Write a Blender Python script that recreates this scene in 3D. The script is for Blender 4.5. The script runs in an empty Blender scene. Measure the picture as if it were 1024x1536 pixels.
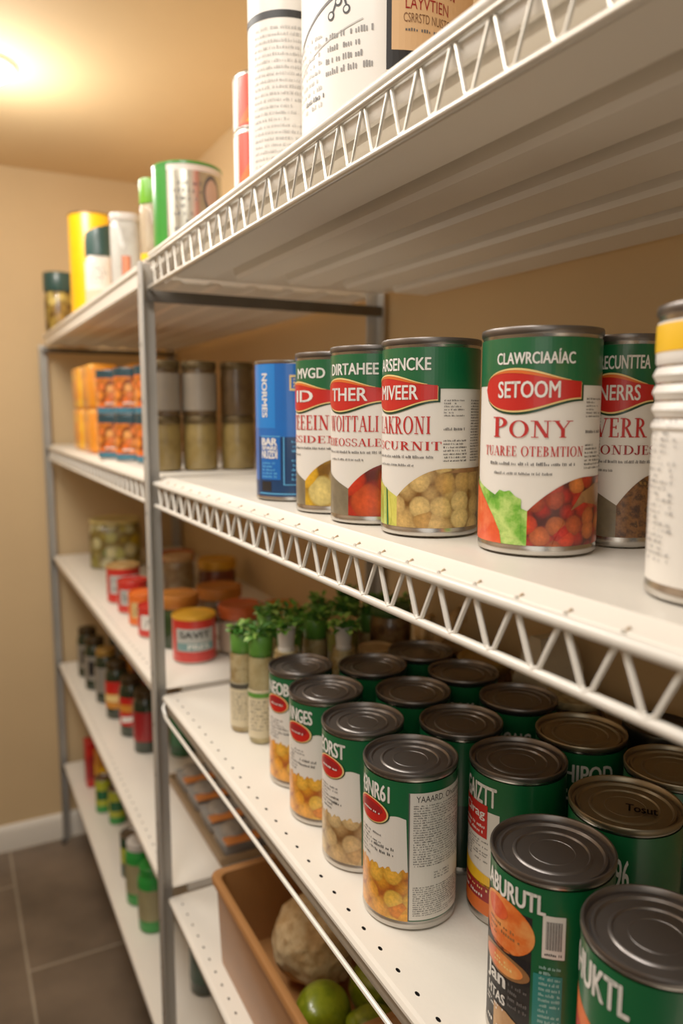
import bpy, bmesh, math, random
from math import sin, cos, pi, sqrt, radians
from mathutils import Vector, Matrix, noise
from mathutils.geometry import tessellate_polygon

random.seed(7)
S = 0.30            # metres per layout unit
Z0 = 4.95 * S       # height of the lens above the floor
SC = bpy.context.scene
COL = SC.collection

# ------------------------------------------------------------------ materials
def lin(c):
    c = c / 255.0
    return c / 12.92 if c <= 0.04045 else ((c + 0.055) / 1.055) ** 2.4
def rgb(t): return (lin(t[0]), lin(t[1]), lin(t[2]), 1.0)
_mc = {}
def mat(name, col, rough=0.5, metal=0.0, coat=0.0, emit=0.0, var=0.0, vscale=30.0, bump=0.0, bscale=60.0, spec=0.5):
    if name in _mc: return _mc[name]
    m = bpy.data.materials.new(name); m.use_nodes = True
    nt = m.node_tree; b = nt.nodes['Principled BSDF']
    b.inputs['Base Color'].default_value = rgb(col)
    b.inputs['Roughness'].default_value = rough
    b.inputs['Metallic'].default_value = metal
    b.inputs['Coat Weight'].default_value = coat
    b.inputs['Coat Roughness'].default_value = 0.12
    b.inputs['Specular IOR Level'].default_value = spec
    if emit:
        b.inputs['Emission Color'].default_value = rgb(col); b.inputs['Emission Strength'].default_value = emit
    tc = nt.nodes.new('ShaderNodeTexCoord')
    if var:
        n = nt.nodes.new('ShaderNodeTexNoise'); n.inputs['Scale'].default_value = vscale; n.inputs['Detail'].default_value = 4
        nt.links.new(tc.outputs['Object'], n.inputs['Vector'])
        mx = nt.nodes.new('ShaderNodeMix'); mx.data_type = 'RGBA'; mx.blend_type = 'MULTIPLY'
        mx.inputs[0].default_value = 1.0
        mx.inputs[6].default_value = rgb(col)
        r = nt.nodes.new('ShaderNodeMapRange'); r.inputs[1].default_value = 0.3; r.inputs[2].default_value = 0.7
        r.inputs[3].default_value = 1 - var; r.inputs[4].default_value = 1 + var
        nt.links.new(n.outputs['Fac'], r.inputs[0]); nt.links.new(r.outputs[0], mx.inputs[7])
        nt.links.new(mx.outputs[2], b.inputs['Base Color'])
    if bump:
        n = nt.nodes.new('ShaderNodeTexNoise'); n.inputs['Scale'].default_value = bscale
        nt.links.new(tc.outputs['Object'], n.inputs['Vector'])
        bp = nt.nodes.new('ShaderNodeBump'); bp.inputs['Strength'].default_value = bump; bp.inputs['Distance'].default_value = 0.004
        nt.links.new(n.outputs['Fac'], bp.inputs['Height']); nt.links.new(bp.outputs[0], b.inputs['Normal'])
    _mc[name] = m
    return m

def pieces_mat(name, cols, cell, rough=0.35, gap=(40, 22, 10), rnd=0.75, uv=True, coat=0.3, ball=0.75, aspect=1.0, bump=0.0):
    """printed or real food: round-shaded pieces of the colours in cols, cell = piece size in units"""
    if name in _mc: return _mc[name]
    m = bpy.data.materials.new(name); m.use_nodes = True
    nt = m.node_tree; L = nt.links; N = nt.nodes; b = N['Principled BSDF']
    b.inputs['Roughness'].default_value = rough; b.inputs['Coat Weight'].default_value = coat; b.inputs['Coat Roughness'].default_value = 0.12
    tc = N.new('ShaderNodeTexCoord')
    mp = N.new('ShaderNodeMapping'); sc = 1.0 / cell if uv else 1.0 / (cell * S)
    mp.inputs['Scale'].default_value = (sc, sc * aspect, sc)
    L.new(tc.outputs['UV' if uv else 'Object'], mp.inputs['Vector'])
    nz = N.new('ShaderNodeTexNoise'); nz.inputs['Scale'].default_value = 1.7; nz.inputs['Detail'].default_value = 2
    L.new(mp.outputs[0], nz.inputs['Vector'])
    ad = N.new('ShaderNodeMix'); ad.data_type = 'VECTOR'; ad.inputs[0].default_value = 0.12
    L.new(mp.outputs[0], ad.inputs[4]); L.new(nz.outputs['Color'], ad.inputs[5])
    v = N.new('ShaderNodeTexVoronoi'); v.voronoi_dimensions = '2D' if uv else '3D'
    v.inputs['Scale'].default_value = 1.0; v.inputs['Randomness'].default_value = rnd
    L.new(ad.outputs[1], v.inputs['Vector'])
    # piece colour by cell
    sp = N.new('ShaderNodeSeparateColor'); L.new(v.outputs['Color'], sp.inputs[0])
    cr = N.new('ShaderNodeValToRGB'); cr.color_ramp.interpolation = 'LINEAR'
    els = cr.color_ramp.elements
    while len(els) < len(cols): els.new(0.5)
    for i, c in enumerate(cols):
        els[i].position = i / max(1, len(cols) - 1); els[i].color = rgb(c)
    L.new(sp.outputs[0], cr.inputs[0])
    # round shading painted into the colour: pieces darken towards their edges
    sh = N.new('ShaderNodeValToRGB'); e = sh.color_ramp.elements
    e[0].position = 0.10; e[0].color = (1, 1, 1, 1); e[1].position = 0.62; e[1].color = (1 - ball,) * 3 + (1,)
    L.new(v.outputs['Distance'], sh.inputs[0])
    ml = N.new('ShaderNodeMix'); ml.data_type = 'RGBA'; ml.blend_type = 'MULTIPLY'; ml.inputs[0].default_value = 1
    L.new(cr.outputs[0], ml.inputs[6]); L.new(sh.outputs[0], ml.inputs[7])
    # a second layer, coloured darker as shade in the gaps between pieces
    m2 = N.new('ShaderNodeMapping'); m2.inputs['Location'].default_value = (.47, .31, .2); L.new(ad.outputs[1], m2.inputs['Vector'])
    ve = N.new('ShaderNodeTexVoronoi'); ve.voronoi_dimensions = '2D' if uv else '3D'
    ve.inputs['Scale'].default_value = 1.1; ve.inputs['Randomness'].default_value = rnd
    L.new(m2.outputs[0], ve.inputs['Vector'])
    s2 = N.new('ShaderNodeValToRGB'); e = s2.color_ramp.elements
    k = [(c1 * .55 + c2 * .45) for c1, c2 in zip(rgb(cols[0]), rgb(gap))]
    e[0].position = .15; e[0].color = k[:3] + [1]; e[1].position = .55; e[1].color = rgb(gap)
    L.new(ve.outputs['Distance'], s2.inputs[0])
    ge = N.new('ShaderNodeMapRange'); ge.inputs[1].default_value = 0.46; ge.inputs[2].default_value = 0.56; ge.inputs[3].default_value = 0; ge.inputs[4].default_value = 1
    L.new(v.outputs['Distance'], ge.inputs[0])
    mg = N.new('ShaderNodeMix'); mg.data_type = 'RGBA'
    L.new(ge.outputs[0], mg.inputs[0]); L.new(ml.outputs[2], mg.inputs[6]); L.new(s2.outputs[0], mg.inputs[7])
    n3 = N.new('ShaderNodeTexNoise'); n3.inputs['Scale'].default_value = 5.0; n3.inputs['Detail'].default_value = 5; L.new(mp.outputs[0], n3.inputs['Vector'])
    r3 = N.new('ShaderNodeMapRange'); r3.inputs[1].default_value = .3; r3.inputs[2].default_value = .7; r3.inputs[3].default_value = .78; r3.inputs[4].default_value = 1.15; L.new(n3.outputs['Fac'], r3.inputs[0])
    m3 = N.new('ShaderNodeMix'); m3.data_type = 'RGBA'; m3.blend_type = 'MULTIPLY'; m3.inputs[0].default_value = 1; L.new(mg.outputs[2], m3.inputs[6]); L.new(r3.outputs[0], m3.inputs[7])
    L.new(m3.outputs[2], b.inputs['Base Color'])
    if bump:
        bp = N.new('ShaderNodeBump'); bp.inputs['Strength'].default_value = bump; bp.inputs['Distance'].default_value = cell * S * 0.3; bp.invert = True
        L.new(v.outputs['Distance'], bp.inputs['Height']); L.new(bp.outputs[0], b.inputs['Normal'])
    _mc[name] = m
    return m

def mottled_mat(name, cols, scale, rough=0.4, uv=True, coat=0.3, bump=0.0):
    """printed or real mixture: smooth noise through a run of colours"""
    if name in _mc: return _mc[name]
    m = bpy.data.materials.new(name); m.use_nodes = True
    nt = m.node_tree; L = nt.links; N = nt.nodes; b = N['Principled BSDF']
    b.inputs['Roughness'].default_value = rough; b.inputs['Coat Weight'].default_value = coat
    tc = N.new('ShaderNodeTexCoord'); nz = N.new('ShaderNodeTexNoise')
    nz.inputs['Scale'].default_value = scale if uv else scale / S
    nz.inputs['Detail'].default_value = 5; nz.inputs['Roughness'].default_value = 0.6
    L.new(tc.outputs['UV' if uv else 'Object'], nz.inputs['Vector'])
    cr = N.new('ShaderNodeValToRGB'); els = cr.color_ramp.elements
    while len(els) < len(cols): els.new(0.5)
    for i, c in enumerate(cols):
        els[i].position = 0.3 + 0.4 * i / max(1, len(cols) - 1); els[i].color = rgb(c)
    L.new(nz.outputs['Fac'], cr.inputs[0]); L.new(cr.outputs[0], b.inputs['Base Color'])
    if bump:
        bp = N.new('ShaderNodeBump'); bp.inputs['Strength'].default_value = bump; bp.inputs['Distance'].default_value = 0.006
        L.new(nz.outputs['Fac'], bp.inputs['Height']); L.new(bp.outputs[0], b.inputs['Normal'])
    _mc[name] = m
    return m

def glass_mat(name, tint=(250, 252, 250), glossy=0.6, milk=0.0):
    if name in _mc: return _mc[name]
    m = bpy.data.materials.new(name); m.use_nodes = True
    nt = m.node_tree; N = nt.nodes; L = nt.links
    N.remove(N['Principled BSDF']); out = N['Material Output']
    t = N.new('ShaderNodeBsdfTransparent'); t.inputs[0].default_value = rgb(tint)
    g = N.new('ShaderNodeBsdfGlossy'); g.inputs['Roughness'].default_value = 0.06
    f = N.new('ShaderNodeFresnel'); f.inputs[0].default_value = 1.5
    tc = N.new('ShaderNodeTexCoord'); nz = N.new('ShaderNodeTexNoise'); nz.inputs['Scale'].default_value = 8
    L.new(tc.outputs['Object'], nz.inputs['Vector'])
    bp = N.new('ShaderNodeBump'); bp.inputs['Strength'].default_value = 0.15; bp.inputs['Distance'].default_value = 0.01
    L.new(nz.outputs['Fac'], bp.inputs['Height']); L.new(bp.outputs[0], g.inputs['Normal'])
    mu = N.new('ShaderNodeMath'); mu.operation = 'MULTIPLY'; mu.inputs[1].default_value = glossy
    L.new(f.outputs[0], mu.inputs[0])
    mx = N.new('ShaderNodeMixShader'); L.new(mu.outputs[0], mx.inputs[0]); L.new(t.outputs[0], mx.inputs[1]); L.new(g.outputs[0], mx.inputs[2])
    last = mx.outputs[0]
    if milk:
        d = N.new('ShaderNodeBsdfDiffuse'); d.inputs[0].default_value = rgb((226, 224, 220))
        m2 = N.new('ShaderNodeMixShader'); m2.inputs[0].default_value = milk; L.new(last, m2.inputs[1]); L.new(d.outputs[0], m2.inputs[2]); last = m2.outputs[0]
    L.new(last, out.inputs['Surface'])
    _mc[name] = m
    return m

# ------------------------------------------------------------------ mesh builder
class MB:
    def __init__(self): self.v = []; self.f = []; self.m = []; self.uv = []; self.mats = []
    def mi(self, m):
        if m not in self.mats: self.mats.append(m)
        return self.mats.index(m)
    def add(self, verts, faces, m, uvs=None):
        o = len(self.v); k = self.mi(m)
        self.v += [tuple(p) for p in verts]
        self.uv += uvs if uvs else [(0, 0)] * len(verts)
        for fc in faces: self.f.append([o + i for i in fc]); self.m.append(k)
        return self
    def box(self, c, s, m, bevel=0.0, seg=2, rz=0.0):
        bm = bmesh.new(); bmesh.ops.create_cube(bm, size=1)
        for p in bm.verts: p.co = Vector((p.co.x * s[0], p.co.y * s[1], p.co.z * s[2]))
        if bevel: bmesh.ops.bevel(bm, geom=bm.edges[:], offset=bevel, segments=seg, affect='EDGES', profile=0.5)
        M = Matrix.Translation(c) @ Matrix.Rotation(rz, 4, 'Z')
        return self.bm(bm, m, M)
    def bm(self, bm, m, M=None):
        bm.verts.ensure_lookup_table(); bm.verts.index_update()
        vs = [(M @ p.co if M else p.co) for p in bm.verts]
        fs = [[x.index for x in f.verts] for f in bm.faces]
        bm.free(); return self.add(vs, fs, m)
    def lathe(self, prof, m, seg=48, c=(0, 0, 0), sx=1.0, sy=1.0, power=2.0, rough=None):
        vs = []; us = []; n = len(prof)
        for i in range(seg):
            a = 2 * pi * i / seg; ca, sa = cos(a), sin(a)
            if power != 2.0:
                k = (abs(ca) ** power + abs(sa) ** power) ** (-1 / power); ca *= k; sa *= k
            for r, z in prof:
                vs.append((c[0] + r * ca * sx, c[1] + r * sa * sy, c[2] + z)); us.append((a * 0.15, z))
        fs = []
        for i in range(seg):
            j = (i + 1) % seg
            for k in range(n - 1):
                fs.append((i * n + k, j * n + k, j * n + k + 1, i * n + k + 1))
        if prof[0][0] > 1e-6: fs.append(tuple(i * n for i in range(seg))[::-1])
        if prof[-1][0] > 1e-6: fs.append(tuple(i * n + n - 1 for i in range(seg)))
        return self.add(vs, fs, m, us)
    def tube(self, pts, r, m, seg=8, r1=None):
        P = [Vector(p) for p in pts]; n = len(P); vs = []; fs = []
        for i, p in enumerate(P):
            t = ((P[min(i + 1, n - 1)] - P[i]).normalized() + (P[i] - P[max(i - 1, 0)]).normalized())
            t = t.normalized() if t.length > 1e-6 else Vector((0, 0, 1))
            u = t.cross(Vector((1, 0, 0)))
            if u.length < 0.2: u = t.cross(Vector((0, 0, 1)))
            u.normalize(); w = t.cross(u)
            rr = r if r1 is None else r + (r1 - r) * i / (n - 1)
            for k in range(seg):
                a = 2 * pi * k / seg; vs.append(p + u * rr * cos(a) + w * rr * sin(a))
        for i in range(n - 1):
            for k in range(seg):
                l = (k + 1) % seg; fs.append((i * seg + k, i * seg + l, (i + 1) * seg + l, (i + 1) * seg + k))
        fs.append(tuple(range(seg))[::-1]); fs.append(tuple((n - 1) * seg + k for k in range(seg)))
        return self.add(vs, fs, m)
    def extrude_y(self, prof, y0, y1, m):
        """closed x,z profile pushed along y"""
        n = len(prof); vs = [(x, y0, z) for x, z in prof] + [(x, y1, z) for x, z in prof]
        fs = [(i, (i + 1) % n, n + (i + 1) % n, n + i) for i in range(n)]
        tr = tessellate_polygon([[Vector((x, z, 0)) for x, z in prof]])
        fs += [tuple(t) for t in tr] + [tuple(n + i for i in t)[::-1] for t in tr]
        return self.add(vs, fs, m)
    def blob(self, c, r, m, sub=3, amp=0.0, fr=3.0, seed=0, sq=None):
        bm = bmesh.new(); bmesh.ops.create_icosphere(bm, subdivisions=sub, radius=1)
        for p in bm.verts:
            d = p.co.normalized(); k = 1 + amp * noise.noise(d * fr + Vector((seed, seed * 2, 0))) + 0.4 * amp * noise.noise(d * fr * 3 + Vector((seed, 5, 0)))
            q = d * k; p.co = Vector((q.x * r[0], q.y * r[1], q.z * r[2]))
            if sq: sq(p)
        return self.bm(bm, m, Matrix.Translation(c))
    def build(self, name, parent=None, loc=None, rz=0.0, smooth=True, angle=38):
        me = bpy.data.meshes.new(name)
        me.from_pydata([(x * S, y * S, z * S) for x, y, z in self.v], [], self.f)
        for m in self.mats: me.materials.append(m)
        me.polygons.foreach_set('material_index', self.m)
        ul = me.uv_layers.new(name='UVMap')
        flat = []
        for l in me.loops: flat += self.uv[l.vertex_index]
        ul.data.foreach_set('uv', flat)
        bm = bmesh.new(); bm.from_mesh(me)
        if len(bm.faces) < 60000: bmesh.ops.recalc_face_normals(bm, faces=bm.faces[:])
        bm.to_mesh(me); bm.free()
        if smooth:
            me.polygons.foreach_set('use_smooth', [True] * len(me.polygons))
            me.set_sharp_from_angle(angle=radians(angle))
        me.update()
        o = bpy.data.objects.new(name, me); COL.objects.link(o)
        if parent: o.parent = parent
        if loc: o.location = W(loc)
        o.rotation_euler.z = rz
        return o
def W(p): return (p[0] * S, p[1] * S, p[2] * S + Z0)
def tag(o, label, cat, group=None):
    o['label'] = label; o['category'] = cat
    if group: o['group'] = group
    return o
def thing(name, label, cat, loc=(0, 0, 0), rz=0.0, group=None):
    o = bpy.data.objects.new(name, None); COL.objects.link(o); o.empty_display_size = 0.02
    o.location = W(loc); o.rotation_euler.z = rz
    return tag(o, label, cat, group)
def struct(o): o['kind'] = 'structure'; return o
def copy_tree(o, loc=None, rz=None):
    c = o.copy(); COL.objects.link(c)
    if loc: c.location = W(loc)
    if rz is not None: c.rotation_euler.z = rz
    for ch in list(o.children):
        d = ch.copy(); COL.objects.link(d); d.parent = c
        for g in list(ch.children):
            e = g.copy(); COL.objects.link(e); e.parent = d
    return c
def face_cam(x, y): return math.atan2(-y, -x)

# ------------------------------------------------------------------ lettering
_tx = {}
def letters(s, bold=0.0, space=1.0):
    """outline lettering from the built-in font as triangles in a 0..1 box"""
    k = (s, bold, space)
    if k in _tx: return _tx[k]
    cu = bpy.data.curves.new('lettering', 'FONT'); cu.body = s; cu.resolution_u = 3; cu.space_character = space
    o = bpy.data.objects.new('lettering', cu); COL.objects.link(o)
    dg = bpy.context.evaluated_depsgraph_get(); dg.update()
    me = o.evaluated_get(dg).to_mesh()
    me.calc_loop_triangles()
    P = [(v.co.x, v.co.y) for v in me.vertices]
    T = [[P[i] for i in t.vertices] for t in me.loop_triangles]
    o.evaluated_get(dg).to_mesh_clear()
    bpy.data.objects.remove(o); bpy.data.curves.remove(cu)
    T = [[(q[0] + d, q[1] + e) for q in t] for d, e in (((0, 0),) if bold <= 0 else ((-bold, 0), (bold, 0), (0, bold * .4), (0, -bold * .4))) for t in T]
    _tx[k] = fit01(T); return _tx[k]
def fit01(T):
    xs = [p[0] for t in T for p in t]; ys = [p[1] for t in T for p in t]
    x0, x1, y0, y1 = min(xs), max(xs), min(ys), max(ys)
    return [[((p[0] - x0) / (x1 - x0), (p[1] - y0) / (y1 - y0)) for p in t] for t in T]
TK, TN = 0.165, 0.052
def _stem(x0, y0, x1, y1, t=TK): return [[(x0 - t / 2, y0), (x0 + t / 2, y0), (x1 + t / 2, y1), (x1 - t / 2, y1)]]
def _bar(x0, x1, y, t=TN): return [[(x0, y - t / 2), (x1, y - t / 2), (x1, y + t / 2), (x0, y + t / 2)]]
def _sf(*xy): return [q for x, y in xy for q in _bar(x - .15, x + .15, y + (TN / 2 if y < .5 else -TN / 2))]
def _arc(cx, cy, rx, ry, a0, a1, T=TK, t=TN, n=14):
    o = []
    for i in range(n):
        a = radians(a0 + (a1 - a0) * i / n); b = radians(a0 + (a1 - a0) * (i + 1) / n)
        o.append([(cx + rx * cos(a), cy + ry * sin(a)), (cx + rx * cos(b), cy + ry * sin(b)),
                  (cx + (rx - T) * cos(b), cy + (ry - t) * sin(b)), (cx + (rx - T) * cos(a), cy + (ry - t) * sin(a))])
    return o
def _tick(x, y0, y1): return [[(x - .03, y0), (x + .03, y0), (x + .03, y1), (x - .03, y1)]]
GL = {
 'I': (.34, _stem(.17, 0, .17, 1) + _sf((.17, 0), (.17, 1))),
 'L': (.62, _stem(.17, 0, .17, 1) + _sf((.17, 0), (.17, 1)) + _bar(.1, .6, .023) + _tick(.58, 0, .25)),
 'E': (.62, _stem(.17, 0, .17, 1) + _sf((.17, 0), (.17, 1)) + _bar(.1, .58, .023) + _bar(.1, .55, .977) + _bar(.1, .45, .52) + _tick(.57, 0, .24) + _tick(.54, .78, 1) + _tick(.44, .42, .62)),
 'F': (.58, _stem(.17, 0, .17, 1) + _sf((.17, 0), (.17, 1)) + _bar(.1, .55, .977) + _bar(.1, .45, .52) + _tick(.54, .78, 1) + _tick(.44, .42, .62)),
 'H': (.8, _stem(.17, 0, .17, 1) + _stem(.63, 0, .63, 1) + _sf((.17, 0), (.17, 1), (.63, 0), (.63, 1)) + _bar(.17, .63, .52)),
 'T': (.68, _stem(.34, 0, .34, 1) + _sf((.34, 0)) + _bar(.02, .66, .977) + _tick(.05, .75, 1) + _tick(.63, .75, 1)),
 'P': (.62, _stem(.17, 0, .17, 1) + _sf((.17, 0), (.13, 1)) + _arc(.22, .73, .38, .27, -90, 90)),
 'R': (.74, _stem(.17, 0, .17, 1) + _sf((.17, 0), (.13, 1)) + _arc(.22, .74, .36, .26, -90, 90) + _stem(.62, 0, .32, .5) + _sf((.64, 0))),
 'K': (.76, _stem(.17, 0, .17, 1) + _sf((.17, 0), (.17, 1), (.62, 1), (.64, 0)) + _stem(.22, .42, .6, 1, .06) + _stem(.62, 0, .32, .56)),
 'O': (.86, _arc(.43, .5, .42, .52, 0, 360, n=30)),
 'C': (.78, _arc(.43, .5, .42, .52, 45, 315, n=24) + _tick(.74, .68, .95)),
 'G': (.82, _arc(.43, .5, .42, .52, 45, 315, n=24) + _tick(.74, .7, .95) + _stem(.7, .1, .7, .42)),
 'D': (.82, _stem(.17, 0, .17, 1) + _sf((.15, 0), (.15, 1)) + _arc(.28, .5, .5, .5, -90, 90, n=20)),
 'U': (.8, _stem(.17, .35, .17, 1) + _stem(.63, .35, .63, 1, .06) + _sf((.17, 1), (.63, 1)) + _arc(.39, .37, .295, .38, 180, 360, .12)),
 'N': (.84, _stem(.17, 0, .17, 1, .06) + _stem(.67, 0, .67, 1, .06) + _stem(.65, 0, .19, 1, .17) + _sf((.17, 0), (.14, 1), (.67, 1))),
 'M': (1.0, _stem(.17, 0, .17, 1, .06) + _stem(.83, 0, .83, 1) + _stem(.5, 0, .19, 1, .16) + _stem(.5, 0, .81, 1, .06) + _sf((.17, 0), (.14, 1), (.83, 0), (.86, 1))),
 'A': (.8, _stem(.1, 0, .4, 1, .06) + _stem(.7, 0, .4, 1, .17) + _bar(.2, .6, .34) + _sf((.1, 0), (.7, 0))),
 'V': (.8, _stem(.4, 0, .1, 1, .17) + _stem(.4, 0, .7, 1, .06) + _sf((.1, 1), (.7, 1))),
 'W': (1.1, _stem(.35, 0, .1, 1, .16) + _stem(.35, 0, .55, 1, .06) + _stem(.78, 0, .55, 1, .16) + _stem(.78, 0, 1.0, 1, .06) + _sf((.1, 1), (.55, 1), (1.0, 1))),
 'Y': (.78, _stem(.39, 0, .39, .5) + _stem(.39, .45, .1, 1, .16) + _stem(.39, .45, .68, 1, .06) + _sf((.39, 0), (.1, 1), (.68, 1))),
 'X': (.8, _stem(.68, 0, .12, 1, .17) + _stem(.1, 0, .68, 1, .06) + _sf((.12, 1), (.68, 1), (.1, 0), (.68, 0))),
 'S': (.62, _arc(.31, .74, .27, .27, 30, 270, .12) + _arc(.31, .26, .28, .27, -150, 90, .12) + _tick(.55, .72, .95) + _tick(.06, .05, .28)),
 'J': (.46, _stem(.3, .2, .3, 1) + _sf((.3, 1)) + _arc(.16, .2, .215, .22, 180, 360)),
 'B': (.68, _stem(.17, 0, .17, 1) + _sf((.13, 0), (.13, 1)) + _arc(.22, .75, .34, .25, -90, 90) + _arc(.22, .27, .4, .27, -90, 90)),
}
def serif(s, caps=1.0):
    """lettering with thick stems, thin bars and serifs; the first letter stands taller by caps"""
    k = ('serif', s, caps)
    if k in _tx: return _tx[k]
    T = []; x = 0
    for i, c in enumerate(s):
        if c == ' ': x += .4; continue
        w, q = GL[c]; g = caps if i == 0 else 1.0
        T += [[(x + px * g, py * g) for px, py in poly] for poly in q]
        x += w * g + .07
    _tx[k] = fit01(T); return _tx[k]

# ------------------------------------------------------------------ wrapped labels
SEG = 96; DA = 2 * pi / SEG
class Wrap:
    """printed sleeve round a can: x in radians from the front, y 0..1 up the sleeve"""
    def __init__(self, r, z0, h, base, sx=1.0, sy=1.0, front=0.0):
        self.mb = MB(); self.r = r; self.z0 = z0; self.h = h; self.sx = sx; self.sy = sy
        vs = []; us = []
        for i in range(SEG + 1):
            for y in (0, 1):
                vs.append(self.pt(-pi + i * DA, y, 0)); us.append((-pi * r + i * DA * r, y * h))
        self.mb.add(vs, [(2 * i, 2 * i + 2, 2 * i + 3, 2 * i + 1) for i in range(SEG)], base, us)
    def pt(self, x, y, layer):
        rr = self.r + 0.0006 * layer
        return (rr * cos(x) * self.sx, rr * sin(x) * self.sy, self.z0 + y * self.h)
    def clip(self, polys, layer, m):
        out_v = []; out_f = []; us = []
        for poly in polys:
            lo = min(p[0] for p in poly); hi = max(p[0] for p in poly)
            k0 = math.floor(lo / DA + 1e-9); k1 = math.ceil(hi / DA - 1e-9)
            for k in range(k0, max(k1, k0 + 1)):
                q = cut(cut(poly, k * DA, 1), (k + 1) * DA, -1)
                if len(q) < 3: continue
                o = len(out_v)
                for x, y in q: out_v.append(self.pt(x, y, layer)); us.append((x * self.r, y * self.h))
                out_f.append(tuple(range(o, o + len(q))))
        if out_f: self.mb.add(out_v, out_f, m, us)
        return self
    def poly(self, pts, layer, m):
        tr = tessellate_polygon([[Vector((x, y, 0)) for x, y in pts]])
        return self.clip([[pts[i] for i in t] for t in tr], layer, m)
    def rect(self, x0, x1, y0, y1, layer, m): return self.clip([[(x0, y0), (x1, y0), (x1, y1), (x0, y1)]], layer, m)
    def put(self, T, x0, x1, y0, y1, layer, m, slope=0.0):
        return self.clip([[(x0 + p[0] * (x1 - x0), y0 + p[1] * (y1 - y0) + slope * p[0]) for p in t] for t in T], layer, m)
    def text(self, s, x0, x1, y0, y1, layer, m, bold=0.02, space=1.0, slope=0.0): return self.put(letters(s, bold, space), x0, x1, y0, y1, layer, m, slope)
    def serif(self, s, x0, x1, y0, y1, layer, m, caps=1.0): return self.put(serif(s, caps), x0, x1, y0, y1, layer, m)
    def print_rows(self, x0, x1, y0, y1, rows, layer, m, seed=1, fill=0.85, lw=0.016):
        """small print too fine to read: rows of letter-sized marks"""
        R = random.Random(seed); q = []; dy = (y1 - y0) / rows
        for i in range(rows):
            y = y1 - (i + 0.8) * dy; x = x0; end = x0 + (x1 - x0) * (1 if R.random() < .7 else R.uniform(.4, .95))
            while x < end:
                for _ in range(R.randint(2, 8)):
                    if x > end: break
                    hh = dy * R.uniform(.3, .58); w = lw * R.uniform(.45, .75)
                    if R.random() < fill: q.append([(x, y), (x + w, y), (x + w, y + hh), (x, y + hh)])
                    x += lw
                x += lw * 0.9
        return self.clip(q, layer, m)
    def build(self, parent, name='label'):
        o = self.mb.build(name, parent, angle=30); return o
def cut(poly, x, sgn):
    out = []; n = len(poly)
    for i in range(n):
        a = poly[i]; b = poly[(i + 1) % n]
        da = (a[0] - x) * sgn; db = (b[0] - x) * sgn
        if da >= 0: out.append(a)
        if (da > 0 and db < 0) or (da < 0 and db > 0):
            t = da / (da - db); out.append((a[0] + (b[0] - a[0]) * t, a[1] + (b[1] - a[1]) * t))
    return out

# ------------------------------------------------------------------ shared materials
WHITE = mat('white_enamel', (232, 224, 210), .38, var=.03, vscale=6, bump=.05, bscale=180)
WIRE = mat('white_coated_wire', (226, 220, 208), .3, coat=.3, var=.03)
SILVER = mat('silver_coated_wire', (206, 200, 188), .32, .55, var=.04)
CHROME = mat('dull_steel_channel', (168, 156, 138), .4, .35, var=.05)
POST = mat('grey_steel_post', (172, 168, 160), .42, .2, var=.06, vscale=12)
DARKBAR = mat('dark_steel_bar', (92, 86, 78), .45, .5, var=.06)
HOLE_SHADE = mat('hole_shade', (28, 24, 22), .8, var=.05)  # dark colour stands in for the shade inside the holes
TIN = mat('tinplate', (196, 192, 186), .26, 1.0, var=.05, vscale=40)
TINLID = mat('dark_pewter_lid', (122, 116, 112), .34, .9, var=.08, vscale=14)
TINRIM = mat('bright_seam', (190, 184, 174), .25, 1.0, var=.04)
PAPER = mat('label_white', (232, 226, 216), .42, coat=.12, var=.015, vscale=10)
GREEN = mat('label_green', (8, 92, 50), .36, coat=.3, var=.05, vscale=10)
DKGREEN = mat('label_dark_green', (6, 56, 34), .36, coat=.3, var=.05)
RED = mat('label_red', (196, 26, 20), .38, coat=.2, var=.04)
DKRED = mat('label_dark_red', (150, 18, 26), .4, coat=.2, var=.04)
TITLE = mat('title_red', (186, 32, 30), .45, var=.03)
WHT = mat('print_white', (238, 234, 226), .45, var=.01)
INK = mat('print_black', (26, 24, 24), .5, var=.03)
GREY = mat('print_grey', (96, 92, 90), .5, var=.03)
CREAM = mat('print_cream', (240, 206, 130), .45, var=.02)
ORANGE = mat('print_orange', (226, 104, 34), .42, var=.05)
YELLOW = mat('print_yellow', (246, 190, 24), .4, coat=.2, var=.03)
BLUE = mat('tin_blue', (10, 98, 188), .3, coat=.5, var=.04)
NAVY = mat('tin_navy', (8, 52, 96), .32, coat=.4, var=.04)
TEAL = mat('print_teal', (30, 130, 122), .42, var=.06)
CHICK = pieces_mat('chickpea_picture', [(222, 184, 112), (206, 162, 92), (232, 196, 120), (198, 150, 78)], .052, gap=(112, 72, 26), rnd=.55, ball=.42)
TOMATO = pieces_mat('tomato_picture', [(206, 40, 20), (228, 62, 26), (176, 24, 14), (236, 96, 40)], .095, gap=(90, 16, 8), rnd=.8, ball=.55)
STEW = pieces_mat('red_stew_picture', [(200, 34, 18), (222, 70, 26), (158, 30, 14), (214, 120, 50), (190, 28, 16)], .042, gap=(70, 14, 8), rnd=.9, ball=.6)
MINCE = mottled_mat('mince_picture', [(30, 16, 8), (74, 42, 20), (128, 82, 38), (54, 30, 14), (160, 116, 56)], 22)
MACARONI = pieces_mat('yellow_vegetable_picture', [(244, 192, 40), (236, 160, 30), (226, 206, 150), (240, 210, 90)], .09, gap=(120, 80, 20), rnd=.9, ball=.45)
CORN = pieces_mat('corn_picture', [(250, 176, 40), (246, 150, 30), (252, 200, 70), (240, 136, 24)], .055, gap=(170, 84, 12), rnd=.75, ball=.4)
BEANS = pieces_mat('white_bean_picture', [(214, 176, 116), (224, 190, 130), (200, 158, 96)], .062, gap=(120, 80, 36), rnd=.7, ball=.45)
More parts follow.
